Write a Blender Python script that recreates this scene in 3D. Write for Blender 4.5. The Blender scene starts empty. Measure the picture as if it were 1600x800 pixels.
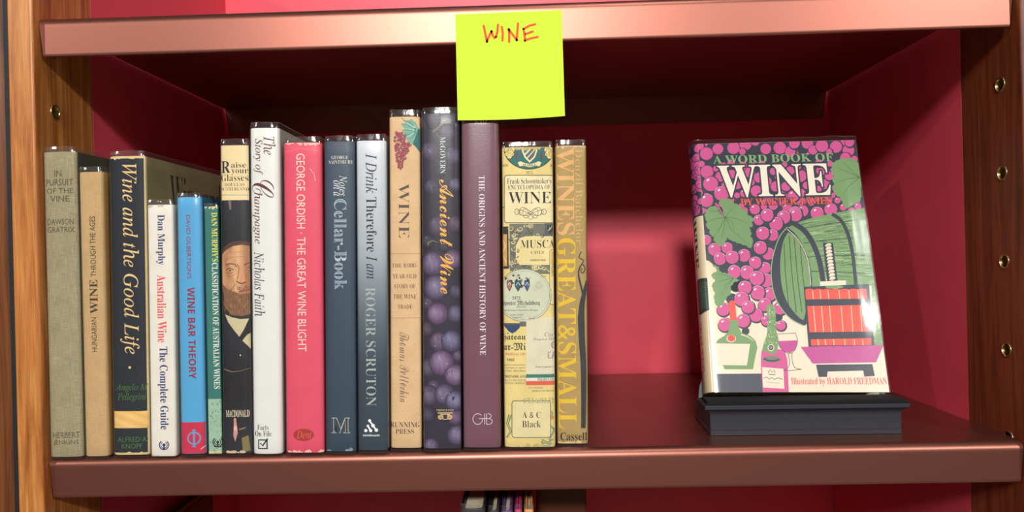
import bpy, bmesh, math, random
from mathutils import Vector, Matrix
from mathutils.geometry import tessellate_polygon
C = bpy.context.scene.collection
SC = bpy.context.scene
MM = 0.001

# ------------------------------------------------------------------ camera
# the lens and the camera stand were worked out from the shelf's edges (frame 1600 x 800)
FPX, YAW, ROLL = 1175.0, -0.0244, -0.0241
CAM = Vector((4.45, -532.8, 0.0))                       # millimetres
_f = Vector((math.sin(YAW), math.cos(YAW), 0)); _r = Vector((math.cos(YAW), -math.sin(YAW), 0)); _u = _r.cross(_f)
_r2 = _r*math.cos(ROLL) + _u*math.sin(ROLL); _u2 = -_r*math.sin(ROLL) + _u*math.cos(ROLL)
cam = bpy.data.cameras.new('camera'); cam.sensor_width = 36; cam.lens = 36*FPX/1600
cam.clip_start = 0.01; cam.clip_end = 50
camo = bpy.data.objects.new('camera', cam); C.objects.link(camo)
camo.matrix_world = Matrix(((_r2.x, _u2.x, -_f.x, CAM.x*MM), (_r2.y, _u2.y, -_f.y, CAM.y*MM), (_r2.z, _u2.z, -_f.z, CAM.z*MM), (0, 0, 0, 1)))
SC.camera = camo

# ------------------------------------------------------------------ light
SC.view_settings.view_transform = 'Standard'
try: SC.view_settings.look = 'None'
except Exception: pass
SC.view_settings.exposure = 0.04
SC.view_settings.gamma = 1.0
SC.view_settings.use_curve_mapping = False
world = bpy.data.worlds.new('room_light'); SC.world = world; world.use_nodes = True
# the shop around: a dim ceiling above, a brighter floor and opposite shelves below eye level
_nt = world.node_tree; _bg = _nt.nodes['Background']; _bg.inputs[1].default_value = 1.0
_tc = _nt.nodes.new('ShaderNodeTexCoord'); _sx = _nt.nodes.new('ShaderNodeSeparateXYZ'); _cr = _nt.nodes.new('ShaderNodeValToRGB')
_mr = _nt.nodes.new('ShaderNodeMapRange'); _mr.inputs[1].default_value = -1; _mr.inputs[2].default_value = 1
_nt.links.new(_tc.outputs['Generated'], _sx.inputs[0]); _nt.links.new(_sx.outputs['Z'], _mr.inputs[0]); _nt.links.new(_mr.outputs[0], _cr.inputs[0])
_e = _cr.color_ramp.elements; _e[0].position = 0.30; _e[0].color = (0.20, 0.172, 0.15, 1); _e[1].position = 0.56; _e[1].color = (0.055, 0.05, 0.047, 1)
_nt.links.new(_cr.outputs[0], _bg.inputs[0])

def spot(name, loc, target, power, size, col):
    l = bpy.data.lights.new(name, 'AREA'); l.shape = 'DISK'; l.size = size; l.energy = power; l.color = col
    o = bpy.data.objects.new(name, l); C.objects.link(o); o.location = loc
    d = Vector(target) - Vector(loc)
    o.rotation_euler = d.to_track_quat('-Z', 'Y').to_euler()
    return o
spot('track_light_right', (1.75, -2.5, 1.13), (0.0, 0.1, 0), 30, 0.16, (1.0, 0.97, 0.93))
spot('track_light_middle', (-0.20, -2.5, 1.03), (0.1, 0.1, 0), 60, 0.30, (1.0, 0.97, 0.93))
spot('track_light_left', (-2.1, -2.1, 1.15), (0.1, 0.1, 0), 11, 0.14, (1.0, 0.97, 0.93))
spot('track_light_near', (1.15, -1.15, 0.90), (0.2, 0.1, 0), 0.9, 0.12, (1.0, 0.97, 0.94))
spot('ceiling_light', (0.25, -0.60, 1.35), (0.0, 0.0, 0), 4.5, 0.25, (1.0, 0.97, 0.93))

# ------------------------------------------------------------------ helpers
def s2l(c): return c/12.92 if c <= 0.04045 else ((c+0.055)/1.055)**2.4
def lin(rgb): return tuple(s2l(v/255.0) for v in rgb)
def mix(a, b, t):
    t = max(0, min(1, t)); return tuple(a[i]+(b[i]-a[i])*t for i in range(3))

def ray(px, py): return _r2*((px-800)/FPX) - _u2*((py-400)/FPX) + _f
def on_y(px, py, Y):
    d = ray(px, py); return CAM + d*((Y-CAM.y)/d.y)
def on_x(px, py, X):
    d = ray(px, py); return CAM + d*((X-CAM.x)/d.x)
def on_plane(px, py, o, n):
    d = ray(px, py); return CAM + d*((o-CAM).dot(n)/d.dot(n))

def new_mat(name):
    m = bpy.data.materials.new(name); m.use_nodes = True
    nt = m.node_tree; return m, nt, nt.nodes['Principled BSDF']
def N(nt, t, **kw):
    n = nt.nodes.new(t)
    for k, v in kw.items():
        if k.startswith('i_'): n.inputs[k[2:].replace('_', ' ')].default_value = v
        else: setattr(n, k, v)
    return n
def coords(nt, scale):
    tc = N(nt, 'ShaderNodeTexCoord'); mp = N(nt, 'ShaderNodeMapping'); mp.inputs['Scale'].default_value = scale
    nt.links.new(tc.outputs['Object'], mp.inputs[0]); return mp
def ramp(nt, stops):
    r = N(nt, 'ShaderNodeValToRGB'); e = r.color_ramp.elements
    while len(e) < len(stops): e.new(0.5)
    for i, (p, c) in enumerate(stops): e[i].position = p; e[i].color = (*c, 1)
    return r
def bump(nt, b, src, strength, dist=0.001):
    n = N(nt, 'ShaderNodeBump'); n.inputs['Strength'].default_value = strength; n.inputs['Distance'].default_value = dist
    nt.links.new(src, n.inputs['Height']); nt.links.new(n.outputs[0], b.inputs['Normal'])

def plain(name, rgb, rough=0.5, metal=0.0, var=0.06, scale=200, spec=0.5, bmp=0.0):
    m, nt, b = new_mat(name); c = lin(rgb)
    no = N(nt, 'ShaderNodeTexNoise'); no.inputs['Scale'].default_value = 1.0; no.inputs['Detail'].default_value = 4
    mp = coords(nt, (scale,)*3); nt.links.new(mp.outputs[0], no.inputs['Vector'])
    r = ramp(nt, [(0.3, tuple(v*(1-var) for v in c)), (0.7, tuple(min(1, v*(1+var)) for v in c))])
    nt.links.new(no.outputs['Fac'], r.inputs[0]); nt.links.new(r.outputs[0], b.inputs['Base Color'])
    b.inputs['Roughness'].default_value = rough; b.inputs['Metallic'].default_value = metal
    b.inputs['Specular IOR Level'].default_value = spec
    if bmp: bump(nt, b, no.outputs['Fac'], bmp)
    return m

def printed(name, rough, spec, weave=0.0, grain=0.05):
    """printed paper or cloth: the ink colour is stored on the mesh, fibres and grain are procedural"""
    m, nt, b = new_mat(name)
    at = N(nt, 'ShaderNodeAttribute', attribute_name='ink')
    mp = coords(nt, (900, 900, 900)); no = N(nt, 'ShaderNodeTexNoise'); no.inputs['Scale'].default_value = 1; no.inputs['Detail'].default_value = 5
    nt.links.new(mp.outputs[0], no.inputs['Vector'])
    mp2 = coords(nt, (60, 60, 60)); n2 = N(nt, 'ShaderNodeTexNoise'); n2.inputs['Scale'].default_value = 1; n2.inputs['Detail'].default_value = 6
    nt.links.new(mp2.outputs[0], n2.inputs['Vector'])
    r = ramp(nt, [(0.25, (1-grain,)*3), (0.75, (1+grain*0.4,)*3)]); nt.links.new(no.outputs['Fac'], r.inputs[0])
    r2 = ramp(nt, [(0.3, (1-grain*1.3, 1-grain*1.5, 1-grain*2)), (0.65, (1, 1, 1))]); nt.links.new(n2.outputs['Fac'], r2.inputs[0])
    def mul(a, c):
        x = N(nt, 'ShaderNodeMix', data_type='RGBA', blend_type='MULTIPLY'); x.inputs[0].default_value = 1
        nt.links.new(a, x.inputs[6]); nt.links.new(c, x.inputs[7]); return x.outputs[2]
    col = mul(mul(at.outputs['Color'], r.outputs[0]), r2.outputs[0])
    if weave:
        for sc in ((150, 150, 3600), (3000, 3000, 110)):
            mpw = coords(nt, sc); w = N(nt, 'ShaderNodeTexNoise'); w.inputs['Scale'].default_value = 1; w.inputs['Detail'].default_value = 2
            nt.links.new(mpw.outputs[0], w.inputs['Vector'])
            rw = ramp(nt, [(0.32, (1-weave, 1-weave, 1-weave)), (0.68, (1+weave*0.5,)*3)]); nt.links.new(w.outputs['Fac'], rw.inputs[0])
            col = mul(col, rw.outputs[0])
    nt.links.new(col, b.inputs['Base Color'])
    b.inputs['Roughness'].default_value = rough; b.inputs['Specular IOR Level'].default_value = spec
    bump(nt, b, no.outputs['Fac'], 0.12 if not weave else 0.35, 0.0004)
    return m

def wood(name, stops, seed):
    m, nt, b = new_mat(name)
    mp = coords(nt, (95, 95, 5.5)); mp.inputs['Location'].default_value = (seed, seed*2, seed*3)
    no = N(nt, 'ShaderNodeTexNoise'); no.inputs['Scale'].default_value = 1; no.inputs['Detail'].default_value = 7; no.inputs['Roughness'].default_value = 0.62; no.inputs['Distortion'].default_value = 1.5
    nt.links.new(mp.outputs[0], no.inputs['Vector'])
    r = ramp(nt, stops); nt.links.new(no.outputs['Fac'], r.inputs[0])
    mp2 = coords(nt, (1500, 1500, 30)); n2 = N(nt, 'ShaderNodeTexNoise'); n2.inputs['Scale'].default_value = 1; n2.inputs['Detail'].default_value = 3
    nt.links.new(mp2.outputs[0], n2.inputs['Vector'])
    r2 = ramp(nt, [(0.3, (0.78, 0.76, 0.74)), (0.6, (1.05, 1.05, 1.05))]); nt.links.new(n2.outputs['Fac'], r2.inputs[0])
    x = N(nt, 'ShaderNodeMix', data_type='RGBA', blend_type='MULTIPLY'); x.inputs[0].default_value = 1
    nt.links.new(r.outputs[0], x.inputs[6]); nt.links.new(r2.outputs[0], x.inputs[7]); nt.links.new(x.outputs[2], b.inputs['Base Color'])
    b.inputs['Roughness'].default_value = 0.38; b.inputs['Specular IOR Level'].default_value = 0.45
    bump(nt, b, n2.outputs['Fac'], 0.08, 0.0005)
    return m

M = {}
M['cherry'] = wood('cherry_wood', [(0.22, lin((112, 58, 24))), (0.45, lin((174, 106, 50))), (0.62, lin((200, 134, 70))), (0.85, lin((212, 158, 96)))], 1.3)
M['cherry_red'] = wood('dark_cherry_wood', [(0.22, lin((56, 24, 13))), (0.42, lin((108, 52, 28))), (0.62, lin((132, 66, 36))), (0.85, lin((144, 80, 44)))], 4.1)
M['walnut'] = wood('brown_wood', [(0.25, lin((62, 30, 14))), (0.5, lin((112, 62, 30))), (0.8, lin((140, 84, 44)))], 7.7)
M['crimson'] = plain('crimson_paint', (222, 76, 94), 0.42, 0, 0.03, 40, 0.4)
M['black_gap'] = plain('gap_shade_black', (18, 18, 22), 0.6)  # flat black standing for the darkness inside the gap
M['copper'] = plain('copper_paint', (152, 97, 84), 0.39, 0.92, 0.04, 900, 0.5, 0.012)
M['brass'] = plain('brass', (186, 164, 118), 0.34, 1.0, 0.05)
M['stand_black'] = plain('black_lacquer', (42, 46, 54), 0.42, 0, 0.06, 300, 0.5)
M['felt'] = plain('black_felt', (18, 20, 22), 0.9, 0, 0.5, 2500, 0.3, 0.6)
M['pages'] = plain('page_edges', (222, 208, 178), 0.85, 0, 0.12, 900, 0.2)
M['paper'] = printed('printed_jacket', 0.48, 0.35)
M['gloss'] = printed('glossy_jacket', 0.32, 0.45, 0, 0.02)
M['old'] = printed('aged_jacket', 0.6, 0.25, 0, 0.09)
M['cloth'] = printed('book_cloth', 0.85, 0.15, 0.22, 0.08)
M['fine_cloth'] = printed('fine_book_cloth', 0.85, 0.15, 0.09, 0.06)
M['note'] = printed('note_paper', 0.7, 0.2, 0, 0.02)

def film_mat(name, bst, rough):
    m, nt, b = new_mat(name); nt.nodes.remove(b); out = nt.nodes['Material Output']
    tr = N(nt, 'ShaderNodeBsdfTransparent'); tr.inputs[0].default_value = (0.97, 0.97, 0.975, 1)
    gl = N(nt, 'ShaderNodeBsdfGlossy'); gl.inputs['Roughness'].default_value = rough; gl.inputs[0].default_value = (1, 1, 1, 1)
    df = N(nt, 'ShaderNodeBsdfDiffuse'); df.inputs[0].default_value = (0.85, 0.85, 0.9, 1)
    mp = coords(nt, (110, 110, 60)); no = N(nt, 'ShaderNodeTexNoise'); no.inputs['Scale'].default_value = 1; no.inputs['Detail'].default_value = 3
    nt.links.new(mp.outputs[0], no.inputs['Vector'])
    bp = N(nt, 'ShaderNodeBump'); bp.inputs['Strength'].default_value = bst; bp.inputs['Distance'].default_value = 0.0015
    nt.links.new(no.outputs['Fac'], bp.inputs['Height']); nt.links.new(bp.outputs[0], gl.inputs['Normal'])
    lw = N(nt, 'ShaderNodeLayerWeight'); nt.links.new(bp.outputs[0], lw.inputs['Normal'])
    pw = N(nt, 'ShaderNodeMath', operation='POWER'); nt.links.new(lw.outputs['Facing'], pw.inputs[0]); pw.inputs[1].default_value = 4.0
    fr = N(nt, 'ShaderNodeMath', operation='MULTIPLY_ADD'); nt.links.new(pw.outputs[0], fr.inputs[0]); fr.inputs[1].default_value = 0.8; fr.inputs[2].default_value = 0.05
    m1 = N(nt, 'ShaderNodeMixShader'); m1.inputs[0].default_value = 0.012
    nt.links.new(tr.outputs[0], m1.inputs[1]); nt.links.new(df.outputs[0], m1.inputs[2])
    m2 = N(nt, 'ShaderNodeMixShader'); nt.links.new(fr.outputs[0], m2.inputs[0])
    nt.links.new(m1.outputs[0], m2.inputs[1]); nt.links.new(gl.outputs[0], m2.inputs[2]); nt.links.new(m2.outputs[0], out.inputs[0])
    return m
M['film'] = film_mat('clear_film', 0.22, 0.12)
M['smooth_film'] = film_mat('smooth_clear_film', 0.06, 0.14)

# objects -------------------------------------------------------------------
def link(name, bm, mat, parent=None, loc=(0, 0, 0), smooth=30, recalc=True):
    if recalc: bmesh.ops.recalc_face_normals(bm, faces=bm.faces)
    bm.transform(Matrix.Scale(MM, 4))
    me = bpy.data.meshes.new(name); bm.to_mesh(me); bm.free()
    me.materials.append(mat)
    if smooth:
        me.shade_smooth()
        try: me.set_sharp_from_angle(angle=math.radians(smooth))
        except Exception: pass
    o = bpy.data.objects.new(name, me); C.objects.link(o); o.location = Vector(loc)*MM
    if parent: o.parent = parent
    return o
def thing(name, label, cat, loc=(0, 0, 0), group=None, mesh=None):
    o = mesh or bpy.data.objects.new(name, None)
    if not mesh:
        C.objects.link(o); o.location = Vector(loc)*MM; o.empty_display_size = 0.02
    o['label'] = label; o['category'] = cat
    if group: o['group'] = group
    return o
def box(bm, x0, x1, y0, y1, z0, z1, bev=0.0, seg=2):
    r = bmesh.ops.create_cube(bm, size=1)
    for v in r['verts']:
        v.co = Vector(((x0+x1)/2+v.co.x*(x1-x0), (y0+y1)/2+v.co.y*(y1-y0), (z0+z1)/2+v.co.z*(z1-z0)))
    if bev:
        es = list({e for v in r['verts'] for e in v.link_edges})
        bmesh.ops.bevel(bm, geom=es, offset=bev, segments=seg, profile=0.5, affect='EDGES')
def tube(bm, pts, rad, seg=6):
    rings = []
    for i, p in enumerate(pts):
        p = Vector(p); a = Vector(pts[max(i-1, 0)]); b = Vector(pts[min(i+1, len(pts)-1)])
        t = (b-a).normalized(); s = t.cross(Vector((0.13, 0.2, 1))).normalized(); q = t.cross(s)
        rings.append([bm.verts.new(p+(s*math.cos(k*2*math.pi/seg)+q*math.sin(k*2*math.pi/seg))*rad) for k in range(seg)])
    for a, b in zip(rings, rings[1:]):
        for k in range(seg): bm.faces.new((a[k], a[(k+1) % seg], b[(k+1) % seg], b[k]))
    bm.faces.new(rings[0]); bm.faces.new(rings[-1][::-1])
def lathe(bm, prof, mat4, seg=32):
    """prof: (radius, height) pairs turned about the local z axis, then moved by mat4"""
    rings = []
    for r, h in prof:
        if r < 1e-6: rings.append([bm.verts.new(mat4 @ Vector((0, 0, h)))])
        else: rings.append([bm.verts.new(mat4 @ Vector((r*math.cos(k*2*math.pi/seg), r*math.sin(k*2*math.pi/seg), h))) for k in range(seg)])
    for a, b in zip(rings, rings[1:]):
        for k in range(seg):
            if len(a) == 1 and len(b) == 1: continue
            if len(b) == 1: bm.faces.new((a[k], a[(k+1) % seg], b[0]))
            elif len(a) == 1: bm.faces.new((a[0], b[(k+1) % seg], b[k]))
            else: bm.faces.new((a[k], a[(k+1) % seg], b[(k+1) % seg], b[k]))

# lettering -------------------------------------------------------------------
EXC = {'I': {'h': 0x210E}, 'S': dict(B=0x212C, E=0x2130, F=0x2131, H=0x210B, I=0x2110, L=0x2112, M=0x2133, R=0x211B, e=0x212F, g=0x210A, o=0x2134),
       'F': dict(C=0x212D, H=0x210C, I=0x2111, R=0x211C, Z=0x2128), 'D': dict(C=0x2102, H=0x210D, N=0x2115, P=0x2119, Q=0x211A, R=0x211D, Z=0x2124)}
BASE = dict(B=0x1D400, R=0x1D400, I=0x1D434, BI=0x1D468, S=0x1D49C, BS=0x1D4D0, F=0x1D504, D=0x1D538, BF=0x1D56C, SB=0x1D5D4)
DIG = dict(B=0x1D7CE, R=0x1D7CE, SB=0x1D7EC, D=0x1D7D8)
def styled(s, st):
    if st == 'N': return s
    o = ''
    for ch in s:
        if ch in EXC.get(st, {}): o += chr(EXC[st][ch])
        elif 'A' <= ch <= 'Z': o += chr(BASE[st]+ord(ch)-65)
        elif 'a' <= ch <= 'z': o += chr(BASE[st]+26+ord(ch)-97)
        elif ch.isdigit() and st in DIG: o += chr(DIG[st]+int(ch))
        else: o += ch
    return o
def letter_mesh(s, st, off=0.0, space=1.0, shear=0.0):
    cu = bpy.data.curves.new('lettering', 'FONT'); cu.body = styled(s, st); cu.size = 1; cu.resolution_u = 3
    cu.space_character = space; cu.shear = shear
    cu.offset = off if off else (-0.011 if st == 'R' else 0.0)
    ob = bpy.data.objects.new('lettering', cu); C.objects.link(ob)
    dg = bpy.context.evaluated_depsgraph_get(); dg.update()
    me = bpy.data.meshes.new_from_object(ob.evaluated_get(dg))
    pts = [v.co.copy() for v in me.vertices]; fs = [tuple(p.vertices) for p in me.polygons]
    bpy.data.objects.remove(ob); bpy.data.curves.remove(cu); bpy.data.meshes.remove(me)
    return pts, fs

def smooth(pts, n=4):
    out = []
    for i in range(len(pts)-1):
        a, b, c, d = pts[max(i-1, 0)], pts[i], pts[i+1], pts[min(i+2, len(pts)-1)]
        for k in range(n):
            t = k/n
            out.append(tuple(0.5*(2*b[j]+(c[j]-a[j])*t+(2*a[j]-5*b[j]+4*c[j]-d[j])*t*t+(3*b[j]-a[j]-3*c[j]+d[j])*t**3) for j in (0, 1)))
    return out+[pts[-1]]
class Print:
    """ink laid on one surface: surf(u, v, lift) -> local point; topx(px, py) -> (u, v) on that surface"""
    def __init__(self, bm, surf, topx, bounds, cuts=()):
        self.bm = bm; self.surf = surf; self.topx = topx; self.b = bounds; self.cuts = cuts
        self.ink = bm.verts.layers.float_color.get('ink') or bm.verts.layers.float_color.new('ink')
    def lay(self, verts, faces, col, lift):
        t = bmesh.new(); vs = [t.verts.new((p[0], p[1], 0)) for p in verts]
        lay = None
        for f in faces:
            try: t.faces.new([vs[i] for i in f])
            except ValueError: pass
        u0, u1, v0, v1 = self.b
        us = [p[0] for p in verts]; ws = [p[1] for p in verts]
        def cut(co, no, clear):
            bmesh.ops.bisect_plane(t, geom=t.verts[:]+t.edges[:]+t.faces[:], plane_co=co, plane_no=no, clear_outer=clear, dist=1e-5)
        if min(us) < u0: cut((u0, 0, 0), (-1, 0, 0), True)
        if max(us) > u1: cut((u1, 0, 0), (1, 0, 0), True)
        if min(ws) < v0: cut((0, v0, 0), (0, -1, 0), True)
        if max(ws) > v1: cut((0, v1, 0), (0, 1, 0), True)
        for c in self.cuts:
            if min(us) < c < max(us): cut((c, 0, 0), (1, 0, 0), False)
        mp = {}
        for v in t.verts:
            n = self.bm.verts.new(self.surf(v.co.x, v.co.y, lift)); mp[v] = n
            n[self.ink] = (*(col(v.co.x, v.co.y) if callable(col) else col), 1)
        for f in t.faces:
            f.normal_update()
            vv = [mp[v] for v in f.verts]
            if f.normal.z < 0: vv.reverse()
            try: self.bm.faces.new(vv)
            except ValueError: pass
        t.free()
    def uv(self, pts): return [self.topx(*p) for p in pts]
    def poly(self, pts, rgb, lift=0.06, px=True):
        p = self.uv(pts) if px else pts
        tri = tessellate_polygon([[Vector((a, b, 0)) for a, b in p]])
        self.lay(p, tri, rgb if callable(rgb) else lin(rgb), lift)
    def rect(self, x0, y0, x1, y1, rgb, lift=0.06, n=1):
        u0, v1 = self.topx(x0, y0); u1, v0 = self.topx(x1, y1)
        P = []; F = []
        for i in range(n+1):
            v = v0+(v1-v0)*i/n; P += [(u0, v), (u1, v)]
        for i in range(n): F.append((2*i, 2*i+1, 2*i+3, 2*i+2))
        self.lay(P, F, rgb if callable(rgb) else lin(rgb), lift)
    def ell(self, cx, cy, rx, ry, rgb, lift=0.06, n=28, rot=0.0, a0=0, a1=360):
        pts = []
        full = abs(a1-a0) >= 360
        for k in range(n if full else n+1):
            a = math.radians(a0+(a1-a0)*k/n); x = rx*math.cos(a); y = ry*math.sin(a)
            pts.append((cx+x*math.cos(rot)-y*math.sin(rot), cy+x*math.sin(rot)+y*math.cos(rot)))
        self.poly(pts, rgb, lift)
    def disc(self, cx, cy, rx, ry, stops, lift=0.06, n=26, hx=-0.25, hy=-0.3):
        """a printed ball: rings of colour from the middle (shifted by hx, hy) to the rim"""
        P = []; F = []; cols = []
        for j, (r, c) in enumerate(stops):
            sx = cx+hx*rx*(1-r); sy = cy+hy*ry*(1-r)
            if r == 0: P.append((sx, sy)); cols.append(lin(c)); continue
            for k in range(n):
                a = 2*math.pi*k/n; P.append((sx+rx*r*math.cos(a), sy+ry*r*math.sin(a))); cols.append(lin(c))
        for k in range(n): F.append((0, 1+k, 1+(k+1) % n))
        for j in range(len(stops)-2):
            o = 1+j*n
            for k in range(n): F.append((o+k, o+n+k, o+n+(k+1) % n, o+(k+1) % n))
        q = self.uv(P)
        key = [(a, b, c) for (a, b), c in zip(q, cols)]
        cen = q[0]; R = [(r, lin(c)) for r, c in stops]
        ru = abs(self.topx(cx+rx, cy)[0]-self.topx(cx, cy)[0]); rv = abs(self.topx(cx, cy+ry)[1]-self.topx(cx, cy)[1])
        u0, v0 = self.topx(cx, cy)
        look = {(round(a, 4), round(b, 4)): c for a, b, c in key}
        def col(u, v):
            c = look.get((round(u, 4), round(v, 4)))
            if c: return c
            d = math.hypot((u-u0)/ru, (v-v0)/rv)
            for (ra, ca), (rb, cb) in zip(R, R[1:]):
                if d <= rb: return mix(ca, cb, (d-ra)/(rb-ra))
            return R[-1][1]
        self.lay(q, F, col, lift)
    def stroke(self, pts, w, rgb, lift=0.07, w1=None, closed=False):
        """a drawn line of px width w (tapering to w1)"""
        p = [Vector((a, b)) for a, b in pts]
        if closed: p.append(p[0])
        n = len(p)
        if n < 2: return
        L = []; R = []
        for i in range(n):
            a = p[max(i-1, 0)]; b = p[min(i+1, n-1)]
            if closed and i in (0, n-1): a = p[n-2]; b = p[1]
            t = (b-a); t = t.normalized() if t.length else Vector((1, 0)); nn = Vector((-t.y, t.x))
            ww = (w if w1 is None else w+(w1-w)*i/(n-1))/2
            L.append(p[i]+nn*ww); R.append(p[i]-nn*ww)
        P = self.uv([tuple(v) for v in L+R]); F = [(i, i+1, n+i+1, n+i) for i in range(n-1)]
        self.lay(P, F, rgb if callable(rgb) else lin(rgb), lift)
    def ring(self, cx, cy, rx, ry, w, rgb, lift=0.07, a0=0, a1=360, n=36):
        full = abs(a1-a0) >= 360
        pts = [(cx+rx*math.cos(math.radians(a0+(a1-a0)*k/n)), cy+ry*math.sin(math.radians(a0+(a1-a0)*k/n))) for k in range(n if full else n+1)]
        self.stroke(pts, w, rgb, lift, closed=full)
    def text(self, s, st, x0, y0, x1, y1, rgb, rot=-90, off=0.0, lift=0.09, space=1.0, inset=0.0, shear=0.0):
        pts, fs = letter_mesh(s, st, 0.0 if off is None else off, space, shear)
        if not pts: return
        if inset:   # an inner copy of the same letters: keep the outer letters' extent
            ref, _ = letter_mesh(s, st, 0, space, shear)
        else: ref = pts
        ax = min(p.x for p in ref); bx = max(p.x for p in ref); ay = min(p.y for p in ref); by = max(p.y for p in ref)
        xm = (x0+x1)/2; ym = (y0+y1)/2
        ua = self.topx(x0, ym)[0]; ub = self.topx(x1, ym)[0]; vt = self.topx(xm, y0)[1]; vb = self.topx(xm, y1)[1]
        q = []
        for p in pts:
            tx = (p.x-ax)/(bx-ax); ty = (p.y-ay)/(by-ay)
            if rot == 0: q.append((ua+tx*(ub-ua), vb+ty*(vt-vb)))
            elif rot == -90: q.append((ua+ty*(ub-ua), vt+tx*(vb-vt)))
            else: q.append((ub-ty*(ub-ua), vb+tx*(vt-vb)))
        self.lay(q, fs, rgb if callable(rgb) else lin(rgb), lift)

# ------------------------------------------------------------------ bookcase
ZL, ZU, LIP = -137.8, 179.8, 28.5
WI = 345.5
ZB, ZT = -420.0, 330.0
case = thing('bookcase', 'wooden bookcase with crimson panels and brass-lined peg holes around the shelves', 'bookcase', (0, 0, ZB))
PEG = [114.8 + 63.6*k for k in (2, 1, 0, -1, -2, -3, -4, -5)]
def post(sgn, mat, label=None):
    bm = bmesh.new(); x0, x1 = (WI, WI+19) if sgn > 0 else (-WI-18.5, -WI)
    box(bm, x0, x1, -6.6, 66.5, 0, ZT-ZB, 1.6, 3)
    o = link('post', bm, mat, case, smooth=0)
    cb = bmesh.new()
    for z in PEG:
        bmesh.ops.create_cone(cb, cap_ends=True, segments=28, radius1=4.5, radius2=4.5, depth=22,
                              matrix=Matrix.Translation((sgn*WI, 17.2, z-ZB)) @ Matrix.Rotation(math.pi/2, 4, 'Y'))
    c = link('peg_cutter', cb, mat, None)
    md = o.modifiers.new('holes', 'BOOLEAN'); md.operation = 'DIFFERENCE'; md.solver = 'EXACT'; md.object = c
    c.parent = case
    dg = bpy.context.evaluated_depsgraph_get(); dg.update()
    me = bpy.data.meshes.new_from_object(o.evaluated_get(dg)); me.name = 'post'
    o.modifiers.clear(); o.data = me
    if len(me.materials) == 0: me.materials.append(mat)
    bpy.data.objects.remove(c)
    if label: o['label'] = label
post(-1, M['cherry'], 'golden cherry-wood post')
post(1, M['cherry_red'], 'dark reddish cherry-wood post')
for sgn in (-1, 1):
    bm = bmesh.new(); x0, x1 = (WI+0.4, WI+12) if sgn > 0 else (-WI-12, -WI-0.4)
    box(bm, x0, x1, 66.7, 341, 0, ZT-ZB, 0.4, 1); link('side_panel', bm, M['crimson'], case)
    for z in PEG:
        bm = bmesh.new()
        mt = Matrix.Translation((sgn*WI, 17.2, z-ZB)) @ Matrix.Rotation(-sgn*math.pi/2, 4, 'Y')
        lathe(bm, [(5.6, 0.02), (5.5, 0.5), (5.1, 0.75), (4.5, 0.7), (4.25, 0.2), (4.1, -8), (0, -8.2)], mt)
        link('brass_sleeve', bm, M['brass'], case, recalc=False)
bm = bmesh.new(); box(bm, -WI-12, WI+12, 341.2, 350, 0, ZT-ZB, 0.4, 1); link('back_panel', bm, M['crimson'], case)

# the next bookcase; a solid black strip stands in for the gap's shade
bm = bmesh.new(); box(bm, -WI-46, -WI-22.2, 4, 80, 0, ZT-ZB, 1.5, 3)
nb = thing('bookcase', 'sliver of a darker wooden upright at the far left edge', 'bookcase', (0, 0, ZB))
link('post', bm, M['walnut'], nb)
bm = bmesh.new(); box(bm, -WI-22, -WI-18.7, -5.5, 70, 0, ZT-ZB, 0.3, 1); link('gap_shade_strip', bm, M['black_gap'], nb)

def shelf(z, label):
    prof = [(331.5, -32.0), (331.5, -1.0), (330.5, 0.0), (329.5, 0), (7.2, 0), (6, 0)]
    for k in range(9):
        a = math.pi/2*(k/8); prof.append((6-6*math.sin(a), -6+6*math.cos(a)))
    prof += [(0, -7.2), (0, -LIP+2.2), (0, -LIP+1.2), (0.35, -LIP+0.35), (1.2, -LIP), (2.2, -LIP)]
    T = 2.0
    n = len(prof); inner = []
    for i, p in enumerate(prof):
        a = prof[max(i-1, 0)]; b = prof[min(i+1, n-1)]
        t = Vector((b[0]-a[0], b[1]-a[1])).normalized(); nn = Vector((-t.y, t.x))
        inner.append((p[0]+nn.x*T, p[1]+nn.y*T))
    inner = [(y, min(zz, -T) if y > 3 else zz) for y, zz in inner]
    loop = prof + inner[::-1]
    bm = bmesh.new()
    def ex(y, zz):
        x = 345.0
        if y < 10: x -= 2.6*max(0, -zz-3)/25.0
        if y > 320: x -= 4.5 if zz < -3 else 0
        return x
    L = [bm.verts.new((-ex(y, zz), y, zz)) for y, zz in loop]; R = [bm.verts.new((ex(y, zz), y, zz)) for y, zz in loop]
    m = len(loop)
    for i in range(m): bm.faces.new((L[i], L[(i+1) % m], R[(i+1) % m], R[i]))
    for i in range(n-1):
        bm.faces.new((L[i], L[m-1-i], L[m-2-i], L[i+1])); bm.faces.new((R[i], R[i+1], R[m-2-i], R[m-1-i]))
    o = link('shelf', bm, M['copper'], None, (0, 0, z), smooth=35)
    for s in (-1, 1):                                    # folded tab closing each end of the lip
        bm = bmesh.new(); box(bm, 344.2, 345.0, 2.5, 15, -26.5, -2.3, 0.2, 1)
        for v in bm.verts:
            v.co.x -= 1.6*(-v.co.z-2.3)/24; v.co.x *= s
        link('end_tab', bm, M['copper'], o)
    return thing('shelf', label, 'shelf', mesh=o)
shelf(ZU, 'copper-painted metal shelf across the top, the one with the sticky note')
shelf(ZL, 'copper-painted metal shelf carrying the row of books and the display stand')
ZLOW = ZL-63.6*4
sh = shelf(ZLOW, 'copper-painted metal shelf below, holding the half hidden books')

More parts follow.
